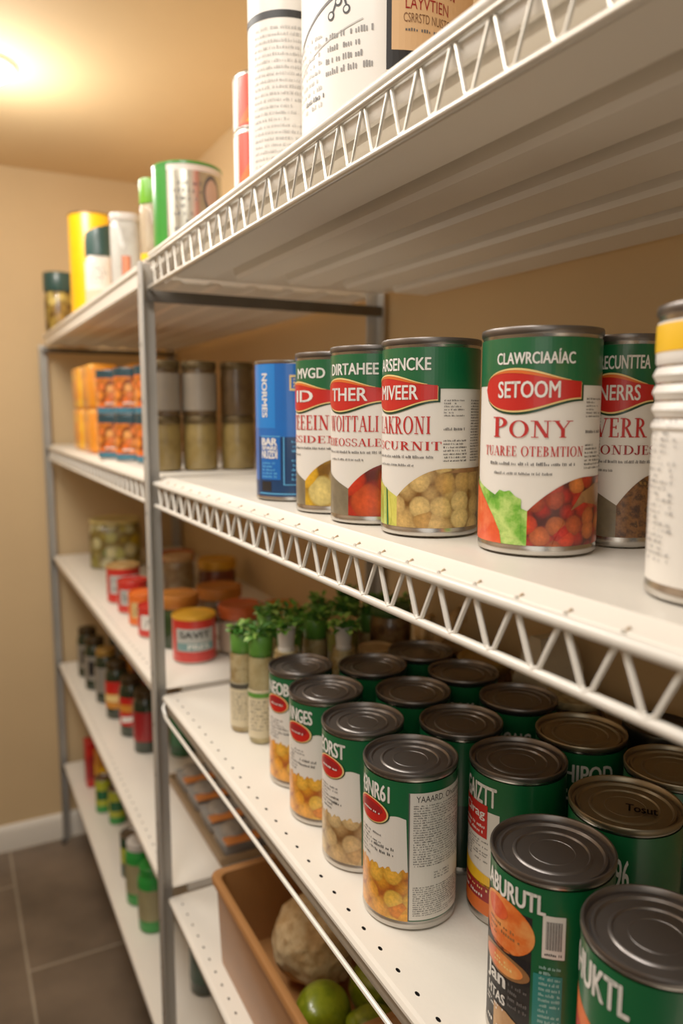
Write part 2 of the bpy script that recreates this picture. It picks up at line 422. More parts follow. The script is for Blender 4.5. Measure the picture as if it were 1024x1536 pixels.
LETTUCE = mottled_mat('lettuce_picture', [(40, 110, 24), (110, 176, 52), (196, 222, 120), (90, 156, 40)], 12)
CARROT = mottled_mat('carrot_picture', [(208, 66, 24), (236, 96, 44), (220, 72, 30), (244, 130, 80)], 7)
CELERY = mottled_mat('celery_picture', [(190, 186, 60), (214, 206, 90), (160, 170, 50), (228, 224, 150)], 6)
GREYFOOD = mottled_mat('grey_picture_shade', [(96, 86, 66), (120, 108, 84), (84, 74, 58)], 8)
BROWNFOOD = mottled_mat('brown_picture_shade', [(120, 78, 40), (150, 104, 60), (96, 60, 30)], 8)
SALMON = mottled_mat('salmon_picture', [(196, 56, 20), (232, 110, 40), (244, 168, 90), (214, 76, 26)], 6)
WOOD = mottled_mat('toast_picture', [(150, 100, 54), (196, 146, 84), (170, 118, 66)], 9)
GLASS = glass_mat('clear_jar_glass')
CLEAR = glass_mat('clear_plastic', (248, 248, 246), 1.4, .34)

# ------------------------------------------------------------------ can
def can_parts(root, r, h, lid_mat=TINLID, ring=True):
    b = MB()
    b.lathe([(r * .9, .004), (r * .97, 0), (r * 1.012, .004), (r * 1.02, .012), (r * 1.012, .02), (r * .985, .028), (r * .985, h - .024),
             (r * 1.0, h - .018), (r * .98, h - .03), (.0001, h - .032)], TIN, seg=SEG)
    b.build('can_body', root)
    l = MB(); t = h
    prof = [(r * 1.0, t - .018), (r * 1.022, t - .014), (r * 1.024, t - .004), (r * 1.012, t), (r * .985, t), (r * .965, t - .004), (r * .95, t - .016),
            (r * .90, t - .018), (r * .875, t - .012), (r * .84, t - .012), (r * .81, t - .018)]
    if ring: prof += [(r * .66, t - .019), (r * .63, t - .014), (r * .60, t - .014), (r * .57, t - .02), (r * .40, t - .02), (r * .37, t - .017), (r * .345, t - .021)]
    prof += [(.0001, t - .021)]
    l.lathe(prof, lid_mat, seg=64)
    return l.build('lid', root, angle=50)
def drop(x):           # half height of the red leaf emblem along its length
    if x < -.25: return .10 * sqrt(max(0, 1 - ((x + .25) / .62) ** 2))
    t = (x + .25) / 1.1
    return .10 * (0.5 + 0.5 * cos(pi * min(1, t))) * .62 + .038
def leaf_pts(cx, cy, kx=1.0, ky=1.0, sk=0.0, dy=0.0):
    xs = [-.87 + 1.72 * i / 40 for i in range(41)]
    up = [(cx + x * kx, cy + dy + drop(x) * ky + sk * x) for x in xs]
    dn = [(cx + x * kx, cy + dy - drop(x) * ky + sk * x) for x in xs]
    return dn + up[::-1][:-1]
def emblem(w, cx, cy, kx=1.0, ky=1.0):
    w.poly(leaf_pts(cx + .03, cy, kx * 1.03, ky * 1.06, dy=-.014), 2, DKGREEN)
    w.poly(leaf_pts(cx + .01, cy, kx * 1.0, ky * 1.02, dy=-.006), 3, CREAM)
    w.poly(leaf_pts(cx, cy, kx, ky), 4, RED)
    hi = [(-.8 + 1.45 * i / 24) for i in range(25)]
    q = [(cx + x * kx, cy + drop(x) * ky * .99) for x in hi] + [(cx + x * kx, cy + drop(x) * ky * .99 - .022 * sin(pi * (x + .8) / 1.45)) for x in hi[::-1]]
    w.poly(q, 5, ORANGE)
    q = [(cx + x * kx, cy + drop(x) * ky * 1.0 + .002) for x in hi] + [(cx + x * kx, cy + drop(x) * ky * 1.0 - .007 * sin(pi * (x + .8) / 1.45)) for x in hi[::-1]]
    w.poly(q, 6, CREAM)
def hill(w, m, x0=0.02, y0=.17, x1=2.2, top=.335):
    """food picture on the right of the pointed white field"""
    pts = [(x0, y0)] + [(x0 + (x1 - x0) * t, y0 + (top - y0) * (1 - (1 - min(1, t * 2.1)) ** 2.0)) for t in [i / 30 for i in range(1, 31)]]
    w.poly([(x0, .0), (x1, 0)] + pts[::-1], 2, m)
def left_food(w, m, x0=-1.7, x1=0.02, top=.33, y1=.17):
    pts = [(x0 + (x1 - x0) * t, top - (top - y1) * (t ** 1.35)) for t in [i / 20 for i in range(21)]]
    w.poly([(x0, 0), (x1, 0)] + pts[::-1], 2, m)
def house_label(root, r, h, band, oval, title, sub, food, lfood, caps=1.0, ttl=(-.66, .72), ov=(-.55, .48), bnd=(-.6, .72), subx=(-.86, .94), sub_m=TITLE, extra=None, seed=1):
    w = Wrap(r * 1.004, .026, h - .052, PAPER)
    w.rect(-pi, pi, .775, 1.0, 1, GREEN)
    w.text(band, bnd[0], bnd[1], .875, .945, 3, WHT, .025)
    emblem(w, 0.0, .755)
    w.text(oval, ov[0], ov[1], .715, .795, 6, WHT, .02)
    w.serif(title, ttl[0], ttl[1], .525, .625, 3, TITLE, caps)
    w.serif(sub, subx[0], subx[1], .435, .485, 3, sub_m)
    w.print_rows(subx[0] + .15, subx[1] - .15, .385, .415, 1, 3, GREY, seed, 1, .03)
    w.print_rows(subx[0] + .25, subx[1] - .55, .34, .365, 1, 3, GREY, seed + 1, 1, .024)
    hill(w, food); left_food(w, lfood)
    # side panel of small print
    w.print_rows(.98, 1.42, .62, .72, 6, 3, GREY, seed + 2, .9, .02)
    w.print_rows(.98, 1.45, .54, .57, 1, 3, GREY, seed + 3, 1, .03)
    w.print_rows(.98, 1.5, .37, .5, 7, 3, INK, seed + 4, .9, .02)
    w.print_rows(1.62, 1.95, .37, .72, 22, 3, INK, seed + 5, 1, .018)
    if extra: extra(w)
    return w.build(root)
def can(name, label, loc, r, h, rot, group, labelfn, lid_mat=TINLID, cat='can'):
    """rot turns the label front away from the lens bearing"""
    o = thing(name, label, cat, loc, face_cam(loc[0], loc[1]) + rot, group)
    can_parts(o, r, h, lid_mat); labelfn(o, r, h)
    return o
exec_after = []

# ------------------------------------------------------------------ the room
FL, CE, BX, FY = -4.95, 2.52, 2.46, 8.98
LX, NY = -2.4, -3.0
WALL = mat('beige_wall_paint', (210, 180, 134), .75, var=.04, vscale=3, bump=.08, bscale=220)
CEIL = mat('tan_ceiling_paint', (222, 192, 144), .8, var=.03, vscale=3, bump=.06, bscale=200)
TRIM = mat('white_trim_paint', (226, 218, 204), .4, var=.02)
def tile_mat():
    m = bpy.data.materials.new('brown_stone_tile'); m.use_nodes = True
    nt = m.node_tree; N = nt.nodes; L = nt.links; b = N['Principled BSDF']
    tc = N.new('ShaderNodeTexCoord'); sp = N.new('ShaderNodeSeparateXYZ'); L.new(tc.outputs['Object'], sp.inputs[0])
    cb = N.new('ShaderNodeCombineXYZ')
    for src, dst, off in (('Y', 0, .10 * S), ('X', 1, -.39 * S + 1.2 * S)):
        a = N.new('ShaderNodeMath'); a.operation = 'ADD'; a.inputs[1].default_value = off + 12 * S; L.new(sp.outputs[src], a.inputs[0]); L.new(a.outputs[0], cb.inputs[dst])
    br = N.new('ShaderNodeTexBrick'); br.offset = .33; br.inputs['Scale'].default_value = 1.0
    br.inputs['Brick Width'].default_value = 2.1 * S; br.inputs['Row Height'].default_value = 1.2 * S
    br.inputs['Mortar Size'].default_value = .012 * S; br.inputs['Mortar Smooth'].default_value = .2
    br.inputs['Color1'].default_value = rgb((106, 90, 74)); br.inputs['Color2'].default_value = rgb((88, 74, 60)); br.inputs['Mortar'].default_value = rgb((150, 136, 116))
    L.new(cb.outputs[0], br.inputs['Vector'])
    nz = N.new('ShaderNodeTexNoise'); nz.inputs['Scale'].default_value = 5; nz.inputs['Detail'].default_value = 6
    L.new(tc.outputs['Object'], nz.inputs['Vector'])
    r = N.new('ShaderNodeMapRange'); r.inputs[1].default_value = .3; r.inputs[2].default_value = .7; r.inputs[3].default_value = .65; r.inputs[4].default_value = 1.3; L.new(nz.outputs['Fac'], r.inputs[0])
    mx = N.new('ShaderNodeMix'); mx.data_type = 'RGBA'; mx.blend_type = 'MULTIPLY'; mx.inputs[0].default_value = 1
    L.new(br.outputs['Color'], mx.inputs[6]); L.new(r.outputs[0], mx.inputs[7]); L.new(mx.outputs[2], b.inputs['Base Color'])
    b.inputs['Roughness'].default_value = .45
    bp = N.new('ShaderNodeBump'); bp.inputs['Strength'].default_value = .4; bp.inputs['Distance'].default_value = .002; bp.invert = True
    L.new(br.outputs['Fac'], bp.inputs['Height']); L.new(bp.outputs[0], b.inputs['Normal'])
    return m
def slab(name, c, s, m): return struct(MB().box(c, s, m).build(name, loc=(0, 0, 0)))
mx_, my_ = (LX + BX) / 2, (NY + FY) / 2
slab('floor', (mx_, my_, FL - .1), (BX - LX, FY - NY, .2), tile_mat())
slab('ceiling', (mx_, my_, CE + .1), (BX - LX + .4, FY - NY + .4, .2), CEIL)
slab('wall_back', (BX + .1, my_, (FL + CE) / 2), (.2, FY - NY, CE - FL), WALL)
slab('wall_far', (mx_ + .1, FY + .1, (FL + CE) / 2), (BX - LX + .2, .2, CE - FL), WALL)
def base_prof(d): return [(0, 0), (d, 0), (d, .22), (d * .75, .26), (d * .4, .285), (0, .29)]
slab('wall_left', (LX - .1, my_, (FL + CE) / 2), (.2, FY - NY, CE - FL), mat('brown_wall_paint', (150, 126, 98), .75, var=.04, vscale=3))  # unseen wall, added to bounce fill light onto the can fronts
bb = MB(); bb.extrude_y([(x, z) for x, z in base_prof(.06)], LX, BX, TRIM)
o = struct(bb.build('baseboard_far', loc=(0, FY, FL), rz=0)); o.rotation_euler.z = -pi / 2; o.location = W((0, FY, FL))
bb = MB(); bb.extrude_y([(-x, z) for x, z in base_prof(.04)], NY, FY - .06, TRIM); struct(bb.build('baseboard_back', loc=(BX, 0, FL)))

# ------------------------------------------------------------------ shelving
X0, X1 = 1.0, 2.40
YN0, YN1 = -.60, 4.10       # near bay
YF0, YF1 = 4.19, 8.78       # far bay
ZT, Z2, Z3, Z4, Z5 = .79, -.355, -1.575, -2.80, -3.985
def truss(y0, y1, zt, zb, pitch, phase, rt, rb, rw, clips=False, wm=None):
    """rod, lower wire and the zigzag bent between them; zigzag runs in the plane of the shelf front"""
    b = MB(); wm = wm or WIRE
    b.tube([(X0, y0, zt), (X0, y1, zt)], rt, wm, 12)
    b.tube([(X0, y0, zb), (X0, y1, zb)], rb, wm, 10)
    y = phase
    while y > y0 + pitch: y -= pitch
    path = []
    while y < y1 - pitch * .5:
        # V: low point at y, high points half a pitch on
        if y > y0 + .02:
            path += [(X0, y - .012, zb + .012), (X0 - .004, y, zb + .006), (X0, y + .012, zb + .012)]
            yh = y + pitch / 2
            if yh < y1 - .02: path += [(X0 + .004, yh - .010, zt - .012), (X0 + .008, yh, zt + rt), (X0 + .004, yh + .010, zt - .012)]
        y += pitch
    b.tube(path, rw, wm, 6)
    if clips:
        CL = mat('tan_wire_end', (176, 150, 116), .4, .3, var=.05)
        y = phase + pitch / 2
        while y > y0 + pitch: y -= pitch
        while y < y1 - .03:
            b.tube([(X0 + .008, y, zt + .006), (X0 + .020, y, zt + .019), (X0 + .024, y - .003, zt + .022)], .0034, CL, 5)
            y += pitch
    return b
def perforated(b, x0, x1, y0, y1, z, hx, pitch, rx, ry, phase, m):
    """enamel strip with a row of recessed holes, lined dark for shade, along the front edge"""
    ys = []; y = phase
    while y > y0 + pitch: y -= pitch
    while y < y1 - pitch * .5: 
        if y > y0 + pitch * .5: ys.append(y)
        y += pitch
    a = y0
    for i, yc in enumerate(ys):
        e = (ys[i + 1] + yc) / 2 if i + 1 < len(ys) else y1
        n = 12; ring = [(hx + rx * cos(2 * pi * k / n), yc + ry * sin(2 * pi * k / n)) for k in range(n)]
        outer = []
        for k in range(n):
            c, s_ = cos(2 * pi * k / n), sin(2 * pi * k / n); q = max(abs(c), abs(s_))
            outer.append(((x1 - hx) * c / q + hx if c > 0 else (hx - x0) * c / q + hx, (e - yc) * s_ / q + yc if s_ > 0 else (yc - a) * s_ / q + yc))
        # corners of the cell replace the diagonal points nearest to them
        for k in range(n):
            c, s_ = cos(2 * pi * k / n), sin(2 * pi * k / n)
        vs = [(p[0], p[1], z) for p in outer] + [(p[0], p[1], z) for p in ring] + [(p[0], p[1], z - .03) for p in ring]
        cor = [(x1, e), (x0, e), (x0, a), (x1, a)]
        vs += [(p[0], p[1], z) for p in cor]
        fs = [(k, (k + 1) % n, n + (k + 1) % n, n + k) for k in range(n)]
        # close the four corners
        for ci, (k0, k1) in enumerate(((1, 2), (4, 5), (7, 8), (10, 11))): fs.append((k0, 3 * n + ci, k1))
        b.add(vs, fs, m)
        b.add([(p[0], p[1], z) for p in ring] + [(p[0], p[1], z - .03) for p in ring], [(k, (k + 1) % n, n + (k + 1) % n, n + k) for k in range(n)] + [tuple(range(n, 2 * n))], HOLE_SHADE)
        a = e
def post(sx, y, z1, parent, back=False):
    """angle-section upright, with small flat dark patches painted on for holes"""
    b = MB(); w = .085; t = .012; fx = .958 if not back else 2.425
    zb = FL
    if not back:
        b.box((fx + t / 2, y, (zb + z1) / 2), (t, w, z1 - zb), POST, .003)
        b.box((fx + w / 2, y + w / 2 - t / 2, (zb + z1) / 2), (w, t, z1 - zb), POST, .003)
    else:
        b.box((fx - t / 2, y, (zb + z1) / 2), (t, w, z1 - zb), POST, .003)
        b.box((fx - w / 2, y + w / 2 - t / 2, (zb + z1) / 2), (w, t, z1 - zb), POST, .003)
    k = zb + .2
    while k < z1 - .05:
        if not back:
            b.add([(fx - .001, y + .008 * cos(a * pi / 4), k + .012 * sin(a * pi / 4)) for a in range(8)], [tuple(range(8))], HOLE_SHADE)
        k += .3
    b.box((fx + (t / 2 if not back else -t / 2), y, zb + .01), (.05, w * 1.15, .02), mat('black_foot_cap', (40, 38, 36), .6, var=.05))
    return b.build('post', parent)
def top_prof():
    """roll-formed front of the upper near shelf, then a ribbed underside"""
    p = [(X1, ZT), (X0 + .06, ZT), (X0 + .045, ZT + .012), (X0 + .02, ZT + .016), (X0 + .012, ZT + .004), (X0 + .012, ZT - .008)]
    # bulging roll under the lip
    p += [(X0 + .028 - .016 * sin(radians(a)), ZT - .035 - .03 * -cos(radians(a)) * -1 + .0) for a in (0, 30, 60, 90, 120, 150, 180)]
    p += [(X0 + .05, ZT - .075), (X0 + .085, ZT - .09), (X0 + .085, .665), (X0 + .012, .640), (X0 + .012, .632)]
    z = .632
    xs = [(1.205, 1.30), (1.475, 1.575), (1.785, 1.895), (2.085, 2.19)]
    for a, c in xs: p += [(a - .012, z), (a + .004, z + .016), (a + .012, z + .062), (c - .012, z + .062), (c - .004, z + .016), (c + .012, z)]
    p += [(X1, z)]
    return p
def near_unit():
    u = thing('shelving_unit', 'near bay of white shelving with zigzag wire fronts, nearest the lens', 'shelves')
    # top shelf
    b = MB(); b.extrude_y(top_prof(), YN0, 3.62, WHITE)
    p = [(X1, ZT), (X0 + .06, ZT), (X0 + .045, ZT + .012), (X0 + .02, ZT + .016), (X0 + .012, ZT + .004), (X0 + .012, ZT - .06), (X0 + .085, ZT - .08), (X0 + .085, .67), (X0 + .10, .70), (X1, .70)]
    b.extrude_y(p, 3.62, YN1, WHITE)
    s = b.build('shelf', u, angle=30)
    truss(YN0, YN1, .775, .637, .130, 1.487, .009, .0115, .0048, wm=SILVER).build('wire_truss', s)
    rim = MB(); rim.tube([(X0 + .012, YN0, .803), (X0 + .012, YN1, .803)], .014, WIRE, 12); rim.build('rolled_edge', s)
    # middle shelf
    def mid(y0, y1, clips):
        b = MB()
        b.extrude_y([(X1, Z2), (X0 + .075, Z2), (X0 + .066, Z2 + .003), (X0 + .058, Z2 - .003), (X0 + .012, Z2 - .018), (X0 + .004, Z2 - .03), (X0 + .004, Z2 - .045), (X0 + .02, Z2 - .05), (X1, Z2 - .05)], y0, y1, WHITE)
        s = b.build('shelf', u if clips else FU, angle=30)
        truss(y0, y1, -.388, -.507, .137, 1.244, .0145, .0115, .0062, clips).build('wire_truss', s)
        return s
    global MID; MID = mid
    mid(YN0, YN1, True)
    # perforated shelves
    for z, pitch, ph, rr in ((Z3, .1, 1.486, .009), (Z4, .1, 3.111, .009), (Z5, .1, 3.2, .009)):
        b = MB()
        perforated(b, X0 + .02, X0 + .14, YN0, YN1, z, 1.056, pitch, rr * .62, rr * 1.15, ph, WHITE)
        b.extrude_y([(X1, z), (X0 + .14, z), (X0 + .14, z - .04), (X1, z - .04)], YN0, YN1, WHITE)
        lip = [(X0 + .02, z), (X0 + .008, z - .003), (X0, z - .012), (X0, z - .022), (X0 + .008, z - .030), (X0 + .02, z - .032)]
        b.extrude_y(lip + [(X0 + .03, z - .032), (X0 + .03, z - .012)], YN0, YN1, WHITE)
        s = b.build('shelf', u, angle=30)
        r = MB()
        r.extrude_y([(X0 + .012, z - .034), (X0 + .018, z - .034), (X0 + .020, z - .048), (X0 + .016, z - .058), (X0 + .020, z - .092), (X0 + .14, z - .092), (X0 + .14, z - .042), (X0 + .012, z - .042)], YN0, YN1, CHROME)
        r.build('channel', s, angle=30)
        if z == Z3:
            g = MB(); g.tube([(X0 + .02, YN1 - .01, z - .03), (X0 - .004, YN1 - .03, z - .06), (X0 - .006, YN1 - .09, z - .098), (X0 - .006, YN1 - .2, z - .102), (X0 - .006, YN0, z - .102)], .0085, WIRE, 8)
            g.build('guard_wire', s)
    for y, bk in ((YN1 + .04, False), (YN1 + .04, True), (YN0 - .05, False), (YN0 - .05, True)):
        post(1, y, .775 if not bk else .80, u, bk)
    for z in (.60, ):
        MB().box(((X0 + X1) / 2, YN1 + .02, z), (X1 - X0 + .02, .03, .06), DARKBAR, .004).build('crossbar', u)
        MB().box(((X0 + X1) / 2, YN0 - .02, z), (X1 - X0 + .02, .03, .06), DARKBAR, .004).build('crossbar', u)
    return u
def far_unit():
    global FU
    FU = u = thing('shelving_unit', 'far bay of white shelving with plain fronts, standing against the far wall', 'shelves')
    b = MB()
    p = [(X1, ZT), (X0 + .05, ZT), (X0 + .04, ZT + .012), (X0 + .012, ZT + .014), (X0, ZT + .004), (X0, ZT - .022), (X0 + .012, ZT - .03), (X0 + .012, ZT - .105), (X0 + .03, ZT - .115), (X0 + .05, ZT - .10)]
    z = ZT - .10; x = X0 + .12
    while x < X1 - .1:
        p += [(x, z), (x + .02, z + .014), (x + .07, z + .014), (x + .09, z)]; x += .22
    p += [(X1, z)]
    b.extrude_y(p, YF0, YF1, WHITE); b.build('shelf', u, angle=30)
    MID(YF0, YF1, False)
    for z, perf in ((Z3, True), (Z4, True), (Z5, False)):
        b = MB()
        if perf: perforated(b, X0 + .02, X0 + .14, YF0, YF1, z, 1.056, .1, .006, .011, 4.3, WHITE)
        xb = X0 + (.14 if perf else .02)
        b.extrude_y([(X1, z), (xb, z), (xb, z - .05), (X1, z - .05)], YF0, YF1, WHITE)
        b.extrude_y([(X0 + .02, z), (X0 + .006, z - .004), (X0, z - .014), (X0, z - .032), (X0 + .012, z - .038), (X0 + .012, z - .078), (X0 + .03, z - .08), (X0 + .03, z - .012)], YF0, YF1, WHITE)
        b.build('shelf', u, angle=30)
    post(1, YF1 + .05, .70, u, False); post(1, YF1 + .05, .70, u, True)
    for z in (.645, -.43, Z3 - .07, Z4 - .07, Z5 - .07):
        MB().box(((X0 + X1) / 2, YF1 + .03, z), (X1 - X0 + .02, .03, .05), DARKBAR, .004).build('crossbar', u)
    return u
near_unit(); far_unit()

# ------------------------------------------------------------------ lamps, sky, lens
def lamp(name, kind, loc, power, col=(1, .86, .68), size=.5, size_y=None, rot=(0, 0, 0), spread=None):
    l = bpy.data.lights.new(name, kind); l.energy = power; l.color = col
    if kind == 'AREA':
        l.shape = 'RECTANGLE' if size_y else 'DISK'; l.size = size
        if size_y: l.size_y = size_y
        if spread: l.spread = spread
    else: l.shadow_soft_size = size
    o = bpy.data.objects.new(name, l); COL.objects.link(o); o.location = W(loc); o.rotation_euler = rot
    return o
fx = thing('ceiling_light', 'round glowing dome light on the ceiling at the left edge', 'light', (.40, 6.5, CE))
MB().lathe([(.24, 0), (.25, -.02), (.235, -.035), (.225, -.03)], PAPER, seg=48).build('fixture_ring', fx)
dm = MB(); dm.lathe([(.225, -.02), (.21, -.06), (.15, -.10), (.08, -.118), (.0001, -.124)], mat('glowing_dome', (255, 236, 204), .4, emit=22), seg=40); dm.build('lamp_shade', fx)
lamp('dome_lamp', 'POINT', (.40, 6.5, CE - .5), 9, (1, .95, .86), size=.08)
lamp('aisle_lamp', 'AREA', (-.45, 1.5, CE - .06), 10.5, (1, .955, .89), size=.30, size_y=.75)
lamp('aisle_lamp', 'AREA', (-.45, 4.6, CE - .06), 13, (1, .95, .87), size=.30, size_y=.6)
lamp('ceiling_fill_lamp', 'POINT', (-1.3, 3.4, 1.9), 5, (1, .94, .85), size=.15)  # made-up lamp out of view, added to brighten the ceiling
lamp('soft_fill_light', 'AREA', (-1.5, -1.5, 1.3), 3.5, (1, .93, .82), .8, 1.1, (radians(72), 0, radians(-42)))  # made-up soft fill behind the lens, lifts the can fronts
w = bpy.data.worlds.new('World'); SC.world = w; w.use_nodes = True
bg = w.node_tree.nodes['Background']; bg.inputs[0].default_value = (1.0, .90, .76, 1); bg.inputs[1].default_value = .12

F_PX = 1146.0; PITCH = radians(7.5062); YAW = radians(27.4326)
cd = bpy.data.cameras.new('Camera'); co = bpy.data.objects.new('Camera', cd); COL.objects.link(co)
co.location = (0, 0, Z0); co.rotation_euler = (pi / 2 - PITCH, 0, -YAW)
cd.sensor_fit = 'VERTICAL'; cd.sensor_height = 36.0; cd.lens = F_PX / 1536 * 36
cd.clip_start = .01; cd.clip_end = 50
cd.dof.use_dof = True; cd.dof.focus_distance = 2.15 * S; cd.dof.aperture_fstop = 3.9
SC.camera = co
SC.view_settings.view_transform = 'Standard'
SC.view_settings.exposure = -0.32
SC.view_settings.gamma = 1.16
SC.cycles.use_denoising = True

# ------------------------------------------------------------------ cans on the middle shelf
ZT, Z2, Z3, Z4, Z5 = (z + .004 for z in (ZT, Z2, Z3, Z4, Z5))   # things stand a hair above the enamel
GM = 'green and white cans along the middle shelf'
def mk(band, oval, title, sub, food, lfood, **k): return lambda o, r, h: house_label(o, r, h, band, oval, title, sub, food, lfood, **k)
def pony_extra(w):
    pts = [(-.78 + .1 * i, .15 + .11 * sin(pi * (i + 1) / 10) + .012 * (i % 2)) for i in range(8)]
    w.poly([(-.78, .05), (-.08, .03)] + pts[::-1], 3, LETTUCE)
    w.poly([(-1.3, 0), (-.42, 0), (-.46, .06), (-.6, .13), (-.8, .2), (-1.05, .26), (-1.3, .29)], 4, CARROT)
    w.poly([(.5, 0), (2.0, 0), (2.0, .30), (1.3, .30), (.95, .26), (.7, .16)], 3, BROWNFOOD)
    w.poly([(.42, 0), (1.9, 0), (1.8, .12), (1.4, .19), (1.0, .21), (.7, .17)], 4, STEW)
can('food_can', 'white and green can with PONY in large red letters, red stew picture', (1.36, 1.518, Z2), .147, .551, -.17, GM,
    mk('CLAWRCIAAÍAC', 'SETOOM', 'PONY', 'TUAREE OTEBMTION', STEW, LETTUCE, caps=1.22, extra=pony_extra, seed=11))
can('food_can', 'green and white can ending in ERR, dark mince picture, half behind the PONY can', (1.612, 1.474, Z2), .097, .545, -.10, GM,
    mk('RECUNTTEA', 'NERRS', 'VERR', 'AIONDJES', MINCE, GREYFOOD, subx=(-.9, 1.0), sub_m=DKRED, seed=21))
def chick_extra(w):
    w.poly([(-.75, 0), (-.16, 0), (-.12, .06), (-.2, .18), (-.75, .26)], 3, CELERY)
    for k, xx in enumerate((-.62, -.5, -.38, -.28)):
        w.poly([(xx, 0), (xx + .06, 0), (xx + .02, .14 + .02 * k), (xx - .04, .22)], 4, [LETTUCE, CELERY, LETTUCE, GREEN][k])
    w.poly([(.95, .31), (2.1, .31), (2.1, .335), (1.4, .335)], 3, BROWNFOOD)
can('food_can', 'green and white can with a chickpea picture and KRONI in red letters', (1.272, 1.884, Z2), .141, .551, -.72, GM,
    mk('ARSENCKE', 'MIVEER', 'LAKRONI', 'TSCURNIT', CHICK, CELERY, extra=chick_extra, seed=31))
can('food_can', 'green and white can reading DIRTAHEE with a whole red tomato picture', (1.245, 2.170, Z2), .139, .551, -.62, GM,
    mk('DIRTAHEE', 'THER', 'WOITTALI', 'EEIEOSSALEE', TOMATO, GREYFOOD, seed=41))
can('food_can', 'green and white can with yellow vegetable picture beside the blue tin', (1.250, 2.458, Z2), .139, .551, -.86, GM,
    mk('MVGD', 'ID', 'TEEEIN', 'ASSIDEN', MACARONI, GREYFOOD, bnd=(-.3, .62), ov=(-.35, .3), seed=51))
# blue tin, oval in plan
def blue_tin():
    x, y = 1.27, 2.88
    o = thing('blue_tin', 'bright blue tin with pale blue print, left end of the can row', 'tin', (x, y, Z2), face_cam(x, y) - .35)
    r, h = .15, .548
    b = MB(); b.lathe([(r * .95, 0), (r * 1.005, .004), (r * 1.005, .014), (r * .985, .02), (r * .985, h - .02), (r * .97, h - .03), (.0001, h - .032)], TIN, seg=SEG); b.build('can_body', o)
    w = Wrap(r * 1.0, .016, h - .03, BLUE)
    w.rect(-pi, pi, 0, .12, 1, NAVY); w.rect(-.75, 2.3, .12, .455, 1, NAVY)
    LB = mat('print_pale_blue', (86, 170, 224), .4, var=.03); MBL = mat('tin_mid_blue', (20, 124, 214), .3, coat=.4, var=.03)
    w.rect(-.95, -.12, .52, 1.0, 1, MBL)
    w.rect(-.62, .02, .13, .46, 2, BLUE); w.rect(-.62, .02, .455, .462, 3, LB)
    w.rect(.10, .13, .09, .455, 3, LB); w.rect(.10, 1.2, .09, .096, 3, LB)
    w.rect(-.7, 2.0, .018, .026, 3, LB)
    for i, s_ in enumerate(('BAR', 'SPARE', 'NUZDI')): w.text(s_, -.58, -.06, [.39, .355, .29][i], [.445, .385, .35][i], 4, WHT, .045)
    w.print_rows(-.56, -.1, .14, .27, 5, 4, LB, 3, 1, .05)
    w.print_rows(.32, 1.1, .12, .44, 9, 3, LB, 4, .85, .03)
    w.rect(-.60, -.25, .04, .115, 3, INK)
    T = [[(p[1], 1 - p[0]) for p in t] for t in letters('NORMES', .03)]
    w.put(T, -.56, -.36, .60, .93, 3, WHT)
    for a, b_ in (((.28, .62), (.80, .815)), ((.28, .62), (.90, .915)), ((.28, .32), (.80, .915))): w.rect(a[0], a[1], b_[0], b_[1], 3, CREAM)
    w.print_rows(.38, .66, .82, .9, 3, 4, CREAM, 5, 1, .06)
    w.build(o)
    l = MB(); l.lathe([(r * 1.0, h - .014), (r * 1.018, h - .01), (r * 1.018, h - .002), (r * 1.0, h), (r * .97, h - .003), (r * .95, h - .012), (.0001, h - .014)], TIN, seg=64); l.build('lid', o)
blue_tin()
def white_can():
    x, y = 1.315, .94
    o = thing('white_can', 'plain white ridged can with a yellow top band at the right edge', 'can', (x, y, Z2), face_cam(x, y))
    r, h = .14, .545
    can_parts(o, r, h)
    b = MB(); pr = [(r * 1.004, .03)]
    for k in range(60):
        z = .03 + k * (h - .06) / 60; rid = .004 * (sin(k * 1.6) if 34 < k < 52 else 0); pr.append((r * 1.005 + rid, z))
    pr.append((r * 1.004, h - .03))
    b.lathe(pr, PAPER, seg=SEG); s = b.build('label', o)
    w = MB(); w.lathe([(r * 1.012, h - .085), (r * 1.016, h - .08), (r * 1.016, h - .038), (r * 1.012, h - .034)], YELLOW, seg=SEG); w.build('yellow_band', o)
    p = Wrap(r * 1.022, .04, .30, PAPER); p.mb = MB()
    p.print_rows(-1.3, -.7, .1, 1, 24, 1, GREY, 8, .5, .03); p.mb.build('small_print', s)
white_can()

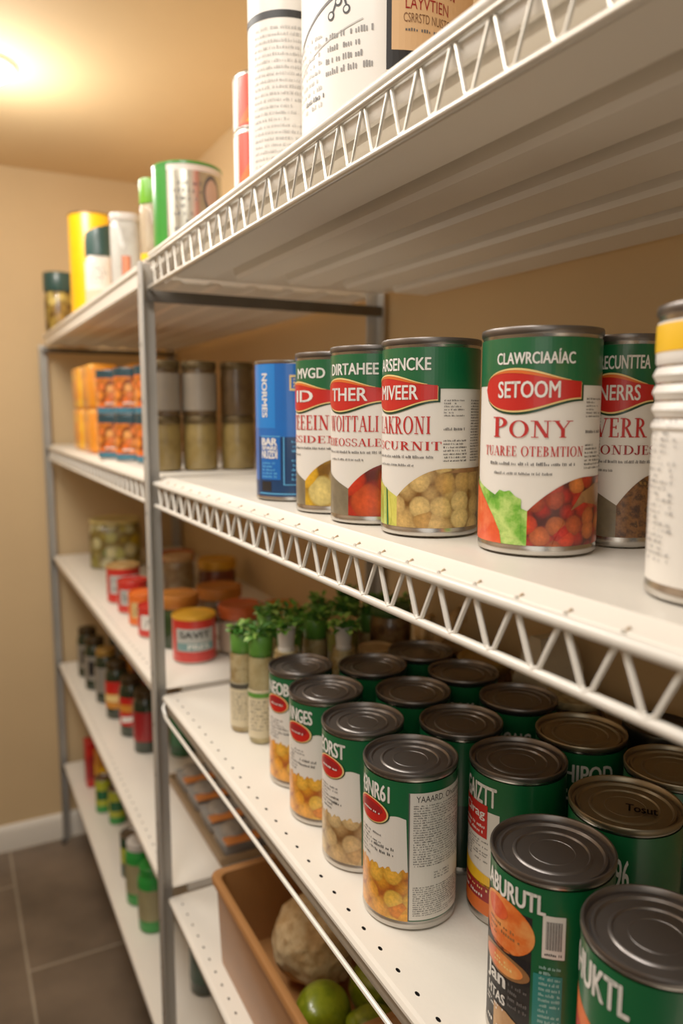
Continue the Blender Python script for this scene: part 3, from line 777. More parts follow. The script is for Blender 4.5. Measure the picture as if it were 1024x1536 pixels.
# ------------------------------------------------------------------ cans on the perforated shelf
GP = 'dark lidded green cans on the perforated shelf'
def tilt_oval(w, cx, cy, rx, ry, sk, layers):
    for k, (g, m, L_) in enumerate(layers):
        w.poly([(cx + rx * g * cos(a), cy + ry * g * sin(a) + sk * cos(a)) for a in [2 * pi * i / 40 for i in range(40)]], L_, m)
def lower_label(name, food, side=True, seed=1, num_w=(-.42, .5)):
    def f(o, r, h):
        w = Wrap(r * 1.004, .028, h - .054, GREEN)
        R = random.Random(seed)
        top = .745
        wav = [(-1.05 + .05 * i, top + .008 * sin(i * .6)) for i in range(40)]
        fx = [(-1.2 + .05 * i, .36 + .012 * sin(i * .9 + seed) + .012 * sin(i * 2.1)) for i in range(43)]
        w.poly([(-1.05, .30), (.9, .30)] + [p for p in wav[::-1] if p[0] <= .9], 1, PAPER)
        w.poly([(-1.2, 0), (.9, 0)] + fx[::-1], 2, food)
        w.text(name, num_w[0], num_w[1], .835, .955, 3, WHT, .03, .95)
        tilt_oval(w, 0, .745, .46, .085, 0, [(1.1, DKGREEN, 3), (1.03, CREAM, 4), (.95, RED, 5)])
        tilt_oval(w, 0, .765, .34, .04, 0, [(1, DKRED, 6)])
        w.print_rows(-.25, .25, .73, .755, 1, 7, WHT, seed, 1, .05)
        w.print_rows(-.35, .3, .52, .60, 3, 3, GREY, seed + 1, .9, .035)
        w.print_rows(.1, .6, .45, .53, 2, 3, INK, seed + 2, .9, .04)
        w.print_rows(-.4, .1, .40, .52, 4, 3, GREY, seed + 3, .9, .03)
        if side:
            w.rect(.9, 2.55, .012, .93, 3, PAPER); w.rect(.9, .925, .012, .93, 4, GREY)
            w.text('YAAARD. Ohuanele', 1.05, 2.3, .865, .91, 4, INK, 0.0)
            w.print_rows(1.0, 2.45, .40, .85, 26, 4, INK, seed + 5, .9, .022)
            w.print_rows(1.45, 1.85, .30, .36, 3, 4, GREY, seed + 6, .9, .03)
            w.print_rows(1.0, 2.45, .04, .26, 14, 4, INK, seed + 7, .9, .022)
        w.build(o)
    return f
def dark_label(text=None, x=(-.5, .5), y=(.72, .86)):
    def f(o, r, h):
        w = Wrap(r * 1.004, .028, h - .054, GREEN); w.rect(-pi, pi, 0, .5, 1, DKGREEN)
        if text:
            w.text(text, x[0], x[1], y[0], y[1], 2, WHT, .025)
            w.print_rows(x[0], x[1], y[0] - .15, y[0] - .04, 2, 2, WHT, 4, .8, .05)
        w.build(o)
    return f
def salmon_label(o, r, h):
    w = Wrap(r * 1.004, .028, h - .054, GREEN)
    w.rect(-1.75, -.28, 0, .82, 1, INK)
    tilt_oval(w, -.85, .70, .62, .155, 0, [(1, SALMON, 2)]); tilt_oval(w, -1.0, .77, .28, .06, 0, [(1, CARROT, 3)])
    w.print_rows(-1.2, -.5, .60, .70, 3, 3, BROWNFOOD, 5, .9, .05)
    w.poly([(-1.75, .42), (-.3, .42), (-.28, .56), (-1.75, .57)], 2, mat('picture_black_band', (20, 20, 26), .4, var=.05))
    tilt_oval(w, -.85, .47, .56, .07, 0, [(1, BROWNFOOD, 3), (.8, SALMON, 4)])
    w.print_rows(-1.0, -.6, .45, .50, 2, 5, CREAM, 6, .9, .06)
    w.text('Jan', -1.25, -.72, .30, .42, 4, WHT, .03); w.text('HTAS', -1.2, -.72, .225, .285, 4, WHT, .03)
    w.print_rows(-.66, -.34, .24, .40, 4, 4, GREY, 7, .9, .035); w.print_rows(-1.25, -.72, .16, .21, 2, 4, WHT, 8, .9, .04)
    w.poly([(-1.0, .04), (-.28, .02), (-.28, .14), (-.7, .2), (-1.0, .2)], 3, WOOD)
    w.print_rows(-1.2, -.4, .05, .1, 1, 5, WHT, 9, .9, .06)
    w.text('LABURUTL', -1.40, -.08, .855, .965, 4, WHT, .035)
    w.rect(-.12, .22, .62, .86, 3, PAPER)
    for k in range(18): w.rect(-.07 + k * .0135, -.07 + k * .0135 + (.004 + .005 * (k * 7 % 3) / 2), .67, .83, 4, INK)
    w.print_rows(-.08, .18, .63, .66, 1, 4, INK, 3, 1, .03)
    w.rect(-.24, .2, 0, .52, 2, TEAL); w.print_rows(-.15, .16, .08, .58, 16, 3, mat('print_pale_teal', (150, 200, 190), .4, var=.03), 10, .9, .022)
    w.rect(.45, 1.1, 0, .92, 2, DKGREEN); w.print_rows(.5, .66, .05, .92, 50, 3, WHT, 11, .8, .03); w.print_rows(.72, 1.05, .05, .80, 40, 3, GREY, 12, .8, .025)
    w.build(o)
def red_box_label(o, r, h):
    w = Wrap(r * 1.004, .028, h - .054, GREEN)
    w.rect(-1.9, -.35, 0, .76, 1, PAPER)
    w.text('GAIZTT', -1.38, -.42, .80, .945, 3, WHT, .035)
    w.rect(-1.45, -.62, .56, .80, 3, RED); w.text('Cirag', -1.4, -.68, .68, .765, 4, WHT, .02); w.print_rows(-1.4, -.66, .58, .66, 2, 4, WHT, 3, 1, .05)
    w.print_rows(-1.5, -.6, .38, .54, 8, 3, GREY, 4, .8, .03)
    w.poly([(-1.9, .24), (-.35, .20), (-.35, .28), (-.9, .31), (-1.9, .37)], 3, YELLOW)
    w.rect(-1.9, -.35, .10, .225, 3, DKRED); w.print_rows(-1.5, -.6, .17, .2, 1, 4, CREAM, 5, 1, .06); w.print_rows(-1.5, -.6, .115, .155, 1, 4, WHT, 6, 1, .07)
    w.rect(-1.9, -.35, 0, .10, 3, ORANGE)
    w.build(o)
def swoosh_label(o, r, h):
    w = Wrap(r * 1.004, .028, h - .054, GREEN)
    w.text('HUKTL', -1.4, -.32, .80, .955, 3, WHT, .03)
    w.poly([(-1.9, 0), (-.2, 0), (-.25, .35), (-.5, .52), (-.9, .64), (-1.9, .76)], 1, ORANGE)
    w.poly([(-1.9, 0), (-.2, 0), (-.3, .3), (-.55, .44), (-.9, .54), (-1.9, .62)], 2, RED)
    w.poly([(-1.9, 0), (-.5, 0), (-.6, .2), (-1.0, .34), (-1.9, .42)], 3, CARROT)
    w.print_rows(-1.1, -.7, .2, .4, 2, 4, WHT, 3, 1, .09)
    w.rect(-.22, -.12, .68, .72, 3, YELLOW)
    w.build(o)
def lid_stamp(o, s, h, r):
    T = letters(s, .03)
    b = MB()
    for t in T: b.add([(r * (.20 - .27 * p[1]), r * (.0 + .56 * p[0]), h - .0128) for p in t], [(0, 1, 2)], INK)
    b.build('ink_stamp', [c for c in o.children if c.name.startswith('lid')][0], smooth=False)
C4 = can('food_can', 'can with orange bean picture and long white ingredients panel, nearest the punched front edge', (1.25, 1.935, Z3), .147, .50, -.92, GP, lower_label('43NR61', CORN, True, 3))
can('food_can', 'can with beige bean picture reading EORST, behind the ingredients panel can', (1.255, 2.255, Z3), .143, .50, -.92, GP, lower_label('EORST', BEANS, False, 13))
can('food_can', 'can with orange corn picture reading NGES, third in the front row', (1.27, 2.58, Z3), .143, .50, -.86, GP, lower_label('NNGES', CORN, False, 23))
can('food_can', 'can with corn picture reading NEOB, next to the slim herb jars', (1.30, 2.885, Z3), .135, .50, -.86, GP, lower_label('NEOB', CORN, False, 33))
can('food_can', 'green can with a red square emblem reading GAIZTT, right of the ingredients panel can', (1.54, 1.765, Z3), .148, .50, .02, GP, red_box_label)
LB_ = can('food_can', 'large green can with salmon pictures, barcode and LABURUTL in white', (1.285, 1.335, Z3), .150, .50, .02, GP, salmon_label)
can('food_can', 'green can with an orange and red swoosh at the bottom right corner', (1.262, 1.0, Z3), .150, .50, .05, GP, swoosh_label)
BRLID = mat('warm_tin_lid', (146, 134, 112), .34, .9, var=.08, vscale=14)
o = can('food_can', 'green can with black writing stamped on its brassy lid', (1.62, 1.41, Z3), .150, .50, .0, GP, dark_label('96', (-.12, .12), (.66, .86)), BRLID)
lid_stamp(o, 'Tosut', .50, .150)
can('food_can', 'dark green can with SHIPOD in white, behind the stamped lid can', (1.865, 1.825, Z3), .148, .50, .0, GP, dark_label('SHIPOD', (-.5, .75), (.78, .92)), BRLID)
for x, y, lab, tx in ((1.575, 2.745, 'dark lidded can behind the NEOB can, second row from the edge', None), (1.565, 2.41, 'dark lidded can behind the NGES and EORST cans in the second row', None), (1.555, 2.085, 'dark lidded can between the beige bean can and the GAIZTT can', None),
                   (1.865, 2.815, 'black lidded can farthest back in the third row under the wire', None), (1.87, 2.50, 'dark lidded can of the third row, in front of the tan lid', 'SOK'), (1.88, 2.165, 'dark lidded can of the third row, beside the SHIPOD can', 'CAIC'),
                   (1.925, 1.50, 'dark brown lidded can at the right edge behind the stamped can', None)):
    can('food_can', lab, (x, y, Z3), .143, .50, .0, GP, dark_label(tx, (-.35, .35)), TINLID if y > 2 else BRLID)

# ------------------------------------------------------------------ jars and herbs at the back of the perforated shelf
def jar(name, label, cat, loc, r, h, body, lid, lid_h=.05, lid_r=None, group=None, wrap=None, rz=0.0, glass=True, power=2.0, neck=.9):
    o = thing(name, label, cat, loc, face_cam(loc[0], loc[1]) + rz, group)
    hb = h - lid_h; rr = lid_r or r * .98
    b = MB(); b.lathe([(r * .85, .0), (r * .94, .006), (r * .97, .02), (r * .97, hb - .06), (r * .93, hb - .03), (r * neck * .96, hb - .012), (r * neck * .96, hb)], body, seg=40, power=power)
    b.build('contents' if glass else 'body', o)
    if glass:
        g = MB(); g.lathe([(r * .9, -.0), (r * .98, .004), (r, .02), (r, hb - .06), (r * .96, hb - .025), (r * neck, hb - .01), (r * neck, hb + .005)], GLASS, seg=40, power=power); g.build('glass', o)
    l = MB(); l.lathe([(rr * .97, hb), (rr, hb + .006), (rr, h - .012), (rr * .97, h - .002), (rr * .93, h), (rr * .86, h - .004), (rr * .8, h - .01), (.0001, h - .01)], lid, seg=40, power=power if power == 2 else 3.0); l.build('lid', o)
    if wrap:
        w = Wrap(r * 1.012, hb * wrap[0], hb * (wrap[1] - wrap[0]), wrap[2])
        for fn in wrap[3:]: fn(w)
        w.build(o)
    return o
LEAF = [mat('leaf_green_%s' % k, c, .45, var=.2, vscale=40) for k, c in (('bright', (110, 166, 58)), ('deep', (66, 126, 42)), ('pale', (156, 194, 90)))]
STRAW = mottled_mat('pale_stalks', [(214, 184, 128), (232, 212, 166), (190, 158, 104), (218, 194, 142)], 12, uv=False)
STRAW2 = mottled_mat('pale_green_stalks', [(206, 182, 128), (226, 208, 160), (180, 160, 106)], 12, uv=False)
BAND = mat('green_neck_band', (84, 142, 50), .4, coat=.3, var=.1)
CERAMIC = mat('white_ceramic', (214, 208, 200), .35, coat=.4, var=.03)
def leaf_top(parent, z, r, n, seed):
    R = random.Random(seed); b = MB()
    for i in range(n):
        a = R.uniform(0, 2 * pi); rad = r * .8 * sqrt(R.random()); tilt = R.uniform(-.2, .9); L_ = R.uniform(.035, .062); wd = L_ * R.uniform(.5, .75)
        c = Vector((rad * cos(a), rad * sin(a), z + R.uniform(-.02, .03) * (1.2 - rad / r * .6)))
        d = Vector((cos(a + R.uniform(-.7, .7)) * cos(tilt), sin(a + R.uniform(-.7, .7)) * cos(tilt), sin(tilt))); s_ = d.cross(Vector((0, 0, 1))).normalized(); u = s_.cross(d)
        p = [c, c + d * L_ * .35 + s_ * wd * .5 + u * .006, c + d * L_ * .75 + s_ * wd * .35, c + d * L_ - u * .012, c + d * L_ * .75 - s_ * wd * .35, c + d * L_ * .35 - s_ * wd * .5 + u * .006, c + d * L_ * .5 + u * -.004]
        b.add(p, [(0, 1, 6), (1, 2, 6), (2, 3, 6), (3, 4, 6), (4, 5, 6), (5, 0, 6)], LEAF[R.choice((0, 0, 1, 1, 2))])
        b.tube([c - d * .03, c], .004, LEAF[1], 4)
    for i, q in enumerate(b.v):
        d = sqrt(q[0] ** 2 + q[1] ** 2)
        if d > .083: b.v[i] = (q[0] * .083 / d, q[1] * .083 / d, q[2])
    return b.build('leaves', parent)
def herb_jar(label, x, y, r, h, seed, style=0, group='slim jars topped with green leaves'):
    o = thing('herb_jar', label, 'jar', (x, y, Z3), face_cam(x, y), group)
    hb = h - .13
    b = MB(); b.lathe([(r * .85, 0), (r * .95, .008), (r * .95, hb - .05), (r * .8, hb), (r * .78, hb + .02)], STRAW if style != 1 else STRAW2, seg=28); b.build('contents', o)
    g = MB(); g.lathe([(r * .9, 0), (r, .01), (r, hb - .05), (r * .84, hb), (r * .82, hb + .03)], GLASS, seg=28); g.build('glass', o)
    n = MB()
    if style == 2: n.lathe([(r * .55, hb - .01), (r * .55, hb + .03), (r * .5, hb + .035), (r * .62, hb + .125), (r * .66, hb + .13), (r * .5, hb + .12)], CERAMIC, seg=28)
    else: n.lathe([(r * .86, hb - .04), (r * .9, hb - .035), (r * .95, hb + .06), (r * .9, hb + .065)], BAND, seg=28)
    n.build('neck_cup' if style == 2 else 'neck_band', o)
    leaf_top(o, hb + (.13 if style == 2 else .075), r * 1.05, 34, seed)
    w = Wrap(r * 1.02, .03, hb * (.52 if style != 2 else .74), mat('jar_label_cream', (214, 200, 166), .45, var=.06, vscale=12))
    if style == 0: w.rect(-pi, pi, .86, .98, 1, mat('jar_label_slate', (70, 66, 56), .5, var=.05))
    if style == 1: w.rect(-pi, pi, .84, .94, 1, BAND)
    if style == 2: w.rect(-pi, pi, .62, .96, 1, PAPER); w.rect(-1.1, 1.1, .14, .58, 1, mat('jar_label_maroon', (96, 50, 36), .45, var=.05))
    w.print_rows(-.9, .9, .15, .8, 9, 2, GREY, seed, .6, .07); w.build(o)
    return o
herb_jar('slim leafy jar with pale stalks, first from the white shelf end', 1.25, 3.47, .064, .56, 1)
herb_jar('slim leafy jar with a green neck, second from the shelf end', 1.28, 3.30, .062, .585, 2, 1)
herb_jar('leafy jar with a white cup neck beside the NEOB can', 1.335, 3.117, .070, .60, 3, 2)
herb_jar('leafy jar with a white cup neck behind the second row of cans', 1.60, 3.06, .068, .585, 4, 2)
for i, (x, y) in enumerate(((1.455, 3.36), (1.63, 3.43), (1.80, 3.45), (1.975, 3.47), (2.15, 3.45), (1.43, 3.56), (1.60, 3.62), (1.78, 3.66), (1.955, 3.68), (2.13, 3.66))):
    herb_jar('green leaf topped jar among the crowded herb jars behind the cans', x, y, .066, .57 + .02 * (i % 3), 20 + i, 0, 'crowded herb jars behind the cans')
HONEY = mottled_mat('brown_spice', [(70, 44, 22), (118, 82, 46), (150, 116, 74), (92, 60, 30)], 14, uv=False)
NUTS = pieces_mat('mixed_nuts', [(150, 104, 60), (186, 146, 96), (108, 70, 38)], .05, uv=False, gap=(40, 22, 10), bump=.4)
OLIVE = mat('olive_lid', (120, 118, 52), .5, var=.08)
TAN = mat('tan_cork', (184, 146, 98), .7, var=.12, vscale=60)
jar('spice_jar', 'jar with tan cork lid and olive collar among the herb jars', 'jar', (1.69, 3.24, Z3), .075, .56, mottled_mat('pale_grain', [(190, 176, 140), (160, 140, 104), (206, 196, 168)], 16, uv=False), TAN, .05,
    wrap=(.80, .98, OLIVE))
jar('glass_jar', 'big clear jar of brown spices behind the dark lidded cans', 'jar', (1.95, 3.22, Z3), .105, .60, HONEY, mat('leafy_green_lid', (52, 84, 34), .6, var=.2), .04)
jar('glass_jar', 'low jar with wide tan lid behind the dark lidded cans', 'jar', (1.775, 3.06, Z3), .09, .46, NUTS, TAN, .04)
jar('glass_jar', 'brass lidded jar behind the third row of dark cans', 'jar', (2.14, 2.70, Z3), .13, .46, HONEY, mat('brass_lid', (170, 148, 96), .3, .9, var=.06), .05)
jar('glass_jar', 'open topped jar of pale crumbs beside the SHIPOD can', 'jar', (2.16, 2.16, Z3), .12, .46, NUTS, mat('pale_crumbs', (178, 160, 122), .8, var=.25, vscale=90, bump=.8, bscale=120), .03)
jar('glass_jar', 'dark jar of olives near the right edge under the wire', 'jar', (2.20, 1.78, Z3), .13, .47, mat('dark_olives', (36, 34, 24), .4, coat=.4, var=.2, vscale=30), mat('dark_rim_lid', (70, 68, 60), .35, .8, var=.06), .05)
def knobbly(name, label, cat, loc, parts, m, rz=0, seed=0):
    b = MB()
    for i, (c, r) in enumerate(parts): b.blob(c, r, m, 3, .16, 1.6, seed + i)
    return tag(b.build(name, None, loc, rz), label, cat)
ROOTM = mottled_mat('brown_root_skin', [(168, 124, 72), (206, 164, 108), (228, 196, 144), (184, 140, 86)], 9, uv=False, rough=.8, coat=0, bump=.7)
def coil():
    b = MB(); pts = []
    for i in range(60):
        a = i * .35; r = .085 - i * .0011; pts.append((r * cos(a), i * .0012, .09 + r * sin(a)))
    b.tube(pts, .014, ROOTM, 7)
    return b
for (x, y), lab in (((2.05, 3.01), 'curled dried root lying behind the black lidded can'), ((2.25, 3.05), 'curled dried root against the back wall under the wire')):
    o = jar('root_jar', lab.replace('lying', 'on a jar').replace('against', 'on a jar against'), 'jar', (x, y, Z3), .09, .42, HONEY, TAN, .04)
    tag(coil().build('dried_root_coil', None, (x, y, Z3 + .412), .6), lab, 'dried root')
KRAFT = mat('kraft_paper', (172, 138, 96), .75, var=.1, vscale=12, bump=.3, bscale=30)
def sack(label, x, y, w_, d, h, rz, m):
    b = MB(); bm = bmesh.new(); bmesh.ops.create_cube(bm, size=1); bmesh.ops.subdivide_edges(bm, edges=bm.edges[:], cuts=8, use_grid_fill=True)
    for p in bm.verts:
        t = p.co.z + .5; k = 1 - .75 * max(0, t - .72) / .28
        q = Vector((p.co.x * w_, p.co.y * d * k, t * h)); q += Vector((noise.noise(q * 9), noise.noise(q * 9 + Vector((3, 1, 7))), 0)) * .022 * (t > .02)
        p.co = q
    b.bm(bm, m); return tag(b.build('paper_bag', None, (x, y, Z3), rz, angle=60), label, 'paper bag')
sack('crumpled tan paper bag behind the SHIPOD can', 2.27, 1.50, .2, .22, .60, .4, KRAFT)
sack('pale paper bag standing against the wall under the wire', 2.27, 2.42, .2, .22, .62, 0, mat('pale_paper_bag', (206, 192, 164), .7, var=.08, bump=.3, bscale=30))

# ------------------------------------------------------------------ upper shelf
def canister(name, label, x, y, r, h, base, fn, rz=0.0, cat='canister', lid=None, z=ZT, group=None):
    o = thing(name, label, cat, (x, y, z), face_cam(x, y) + rz, group)
    b = MB(); b.lathe([(r * .95, 0), (r, .006), (r, h - .022), (r * .97, h - .026), (.0001, h - .028)], TIN, seg=SEG); b.build('body', o)
    w = Wrap(r * 1.004, .012, h - .03, base); fn(w); w.build(o)
    l = MB(); l.lathe([(r * .99, h - .02), (r * 1.02, h - .016), (r * 1.02, h - .004), (r * 1.0, h), (r * .95, h - .002), (r * .93, h - .012), (.0001, h - .012)], lid or TIN, seg=64); l.build('lid', o)
    return o
def f1(w):
    w.rect(-pi, pi, .565, .59, 2, INK); w.print_rows(-.95, 1.2, .05, .545, 23, 2, mat('print_light_grey', (186, 182, 176), .5, var=.02), 5, .8, .018)
canister('paper_canister', 'tall white canister with black ring and rows of grey print, top shelf', 1.22, 2.80, .14, 1.05, PAPER, f1)
def f2(w):
    PG = mat('print_light_grey', (186, 182, 176), .5)
    w.rect(.0, 2.4, 0, 1.0, 1, INK); w.rect(-0.0, 2.4, .09, .185, 2, mat('canister_cream', (222, 206, 186), .5, var=.03)); w.rect(.055, 2.4, .235, 1.0, 2, mat('tan_panel', (222, 178, 128), .5, var=.06, vscale=8))
    w.rect(-pi, .0, 0, .035, 2, INK); w.rect(-pi, 0, .045, .05, 2, mat('thin_red_line', (176, 90, 70), .5))
    sw = [(-1.6 + 1.6 * t, .27 + .15 * sin(t * pi * .5)) for t in [i / 24 for i in range(25)]]
    w.poly(sw + [(x, y - .008) for x, y in sw[::-1]], 3, GREY)
    sw = [(-1.6 + 1.35 * t, .22 + .10 * t) for t in [i / 24 for i in range(25)]]
    w.poly(sw + [(x, y - .004) for x, y in sw[::-1]], 3, PG)
    for k, (cx, cy) in enumerate(((-.64, .345), (-.54, .375), (-.44, .35))): 
        tilt_oval(w, cx, cy, .045, .012, 0, [(1, INK, 3), (.6, PAPER, 4)])
        w.poly([(cx, cy), (cx + .02, cy), (-.48, .41), (-.52, .41)], 3, INK)
    w.print_rows(-.72, -.12, .19, .31, 4, 3, mat('print_mid_grey', (130, 126, 122), .5, var=.02), 3, .9, .03); w.print_rows(-1.4, -.8, .12, .32, 9, 3, PG, 4, .8, .035)
    w.print_rows(-1.15, -.7, .14, .165, 1, 3, INK, 6, .95, .035); w.print_rows(-1.4, -.3, .52, .95, 14, 3, PG, 5, .8, .035)
    w.text('LAYVTIEN', .2, .72, .338, .368, 4, DKRED, 0); w.text('CSRRSTD NUISTORANA', .18, .95, .305, .328, 4, mat('print_brown', (120, 80, 50), .5, var=.03), 0)
    w.print_rows(.22, .8, .38, .40, 1, 4, DKRED, 7, 1, .045); w.print_rows(.2, .7, .28, .296, 1, 4, GREY, 8, 1, .03)
canister('paper_canister', 'wide canister, white with black swoosh on the left, tan panel on the right', 1.385, 2.345, .28, 1.15, PAPER, f2)
def fr(w):
    w.rect(-pi, pi, .0, 1, 1, mat('bright_orange_red', (222, 66, 34), .4, coat=.3, var=.04)); w.rect(-1.7, -.95, 0, 1, 2, PAPER); w.poly([(-.9, .05), (1, .05), (.6, .35), (-.4, .4)], 2, ORANGE); w.poly([(-.5, .08), (.8, .08), (.4, .25), (-.2, .25)], 3, YELLOW)
rc = None
for k in range(3):
    lab = ['small red can at the bottom of the stack left of the tall white canister', 'small red can in the middle of the stack left of the tall white canister', 'small red can topping the stack left of the tall white canister'][k]
    if rc is None: rc = canister('red_can', lab, 1.42, 3.58, .12, .25, RED, fr, cat='can', group='red cans stacked on the top shelf')
    else: tag(copy_tree(rc, (1.42, 3.58, ZT + .2505 * k)), lab, 'can', 'red cans stacked on the top shelf')
BGREEN = mat('bright_green_tin', (46, 140, 44), .3, coat=.5, var=.04)
def fg(w):
    w.rect(-pi, pi, 0, .94, 1, mat('silver_label', (190, 186, 170), .22, .75, var=.06)); w.rect(-1.9, -.62, 0, 1, 2, BGREEN)
    tilt_oval(w, .75, .72, .3, .2, 0, [(1, GREY, 3), (.75, mat('picture_pinkish', (200, 170, 150), .4, var=.1), 4)]); w.print_rows(-.4, .4, .15, .85, 9, 3, GREY, 5, .5, .07)
canister('green_tin', 'wide green tin with silvery label and green rim on the top shelf', 1.30, 4.38, .19, .54, PAPER, fg, lid=BGREEN, cat='tin')
jar('herb_bottle', 'narrow jar with bright green lid left of the wide green tin', 'jar', (1.17, 4.66, ZT), .075, .54, mottled_mat('pale_pink_grain', [(206, 176, 146), (224, 200, 170), (190, 150, 120)], 8, uv=False), mat('lime_lid', (110, 180, 40), .35, coat=.4, var=.04), .14, wrap=(.02, .30, YELLOW))
jar('plastic_tub', 'clear grey tub with salmon coloured base on the top shelf', 'tub', (1.20, 5.55, ZT), .105, .54, mottled_mat('grey_and_salmon', [(224, 218, 210), (236, 230, 224), (206, 198, 190)], 6, uv=False), CERAMIC, .05, power=4,
    wrap=(.0, .52, mat('salmon_label', (226, 136, 98), .45, var=.08)))
def fband(w): w.rect(-pi, pi, .55, .78, 1, DKRED); w.rect(-pi, pi, .0, .3, 1, mat('straw_label', (206, 172, 110), .45, var=.05)); w.print_rows(-1, 1, .6, .74, 2, 2, WHT, 3, .9, .1)
canister('small_can', 'pale can with a dark red band right of the clear tub', 1.40, 5.55, .085, .54, mat('pale_yellow_label', (220, 196, 140), .45, var=.04), fband, cat='can', lid=CREAM and mat('straw_lid', (216, 190, 140), .4, var=.04))
def slant_bottle():
    x, y = 1.16, 6.30
    o = thing('white_bottle', 'white bottle with slanted dark green cap before the yellow canister', 'bottle', (x, y, ZT), face_cam(x, y))
    b = MB(); b.lathe([(.085, 0), (.1, .01), (.1, .36), (.09, .385)], PAPER, seg=36, power=3); b.build('body', o)
    w = Wrap(.112, .0, .34, PAPER); w.rect(-pi, pi, 0, .38, 1, mat('blush_label', (226, 196, 168), .45, var=.04)); w.print_rows(-.6, .6, .5, .9, 4, 1, GREY, 3, .4, .1); w.build(o)
    c = MB(); c.lathe([(.1, .385), (.108, .39), (.108, .5), (.1, .56), (.0001, .565)], mat('dark_teal_cap', (34, 70, 66), .4, coat=.3, var=.05), seg=36)
    c.v = [(p[0], p[1], p[2] - (p[1] + .1) * -.35 if p[2] > .45 else p[2]) for p in c.v]; cp = c.build('cap', o)
    t = MB(); t.box((0, .05, .603), (.08, .09, .03), PAPER, .012); t.v = [(p[0], p[1], p[2] + p[1] * .35 - .015) for p in t.v]; t.build('spout', cp)
slant_bottle()
def fy(w): w.rect(-pi, pi, .0, 1, 1, mat('canary_yellow', (250, 186, 8), .35, coat=.4, var=.03)); w.poly([(-.3, 0), (.6, 0), (.5, .3), (0, .36)], 2, ORANGE)
canister('yellow_canister', 'tall bright yellow canister with brown lid on the far top shelf', 1.33, 7.55, .205, .98, YELLOW, fy, lid=mat('brown_lid', (120, 84, 40), .4, .3, var=.05))
jar('glass_jar', 'jar of golden pickles with dark green lid, farthest on the top shelf', 'jar', (1.14, 8.48, ZT), .145, .60, pieces_mat('golden_pickles', [(226, 190, 84), (240, 212, 124), (180, 130, 60), (216, 174, 70)], .09, uv=False, gap=(110, 70, 20), ball=.4), mat('dark_teal_cap', (34, 70, 66), .4), .19, lid_r=.15)

# ------------------------------------------------------------------ far bay, second shelf
PACKM = mottled_mat('orange_pack', [(250, 172, 20), (252, 192, 44), (246, 150, 24), (254, 204, 80)], 5, uv=False, rough=.35)
PACK2 = mottled_mat('amber_pack', [(246, 164, 34), (238, 138, 24), (250, 190, 70)], 5, uv=False, rough=.35)
def pack(name, label, c, s, m, panel, cat='carton', group=None, rz=0.0):
    o = thing(name, label, cat, c, rz, group)
    MB().box((0, 0, s[2] / 2), s, m, min(s) * .12, 3).build('carton_body', o)
    p = MB(); p.box((-s[0] / 2 - .001, 0, s[2] * .45), (.004, s[1] * .7, s[2] * .5), panel, .001); p.box((0, -s[1] / 2 - .001, s[2] * .45), (s[0] * .7, .004, s[2] * .5), panel, .001); p.build('picture_panel', o)
    return o
GPK = 'orange cartons on the far second shelf'
for y, zz, m, lab in ((7.40, 0, PACKM, 'orange carton at the far end of the second shelf, bottom'), (7.40, .372, PACKM, 'orange carton stacked on top at the far end of the second shelf'),
                      (6.85, 0, PACK2, 'amber carton second from the far end, bottom'), (6.85, .372, PACK2, 'amber carton second from the far end, on top')):
    pack('carton', lab, (1.22, y, Z2 + zz), (.24, .40, .37), m, PACK2 if m is PACKM else mat('soft_orange', (240, 150, 50), .4, var=.08), group=GPK)
pack('carton', 'wide orange carton behind the teal lidded cans on the second shelf', (1.52, 6.55, Z2), (.30, .4, .74), PACKM, ORANGE)
FRUIT = pieces_mat('orange_fruit_picture', [(248, 140, 40), (238, 106, 34), (252, 174, 90), (224, 90, 40)], .05, gap=(120, 50, 16), ball=.4)
DTEAL = mat('dark_teal_lid', (46, 72, 80), .35, .3, var=.05); TEALB = mat('teal_blue_band', (56, 112, 132), .4, var=.05)
def fcan(w): w.rect(-pi, pi, .14, .86, 1, FRUIT); w.rect(-pi, pi, 0, .14, 1, TEALB); w.rect(-pi, pi, .86, 1, 1, DTEAL); w.rect(1.0, 1.4, 0, .9, 2, PAPER); w.print_rows(-.6, .6, .2, .3, 1, 2, WHT, 3, 1, .12)
fc = None
for (x, y) in ((1.14, 5.90), (1.20, 5.56), (1.27, 5.22)):
    for k in range(2):
        lab = 'can with orange fruit picture and dark lid, %s row, %s' % (('bottom', 'top')[k], {5.90: 'beside the amber cartons', 5.56: 'middle of three', 5.22: 'nearest the steel post'}[y])
        if fc is None: fc = canister('fruit_can', lab, x, y, .115, .325, PAPER, fcan, cat='can', lid=DTEAL, z=Z2, group='orange fruit cans on the far second shelf')
        else: tag(copy_tree(fc, (x, y, Z2 + .3255 * k), face_cam(x, y) + .15 * k), lab, 'can', 'orange fruit cans on the far second shelf')
BR1 = mottled_mat('olive_brown_relish', [(140, 114, 62), (176, 148, 88), (156, 128, 72)], 9, uv=False, rough=.35)
BR2 = mottled_mat('dark_brown_relish', [(84, 60, 38), (116, 88, 58), (96, 72, 46)], 9, uv=False, rough=.35)
BRL = mat('dull_bronze_lid', (96, 80, 52), .4, .6, var=.08)
jars = []
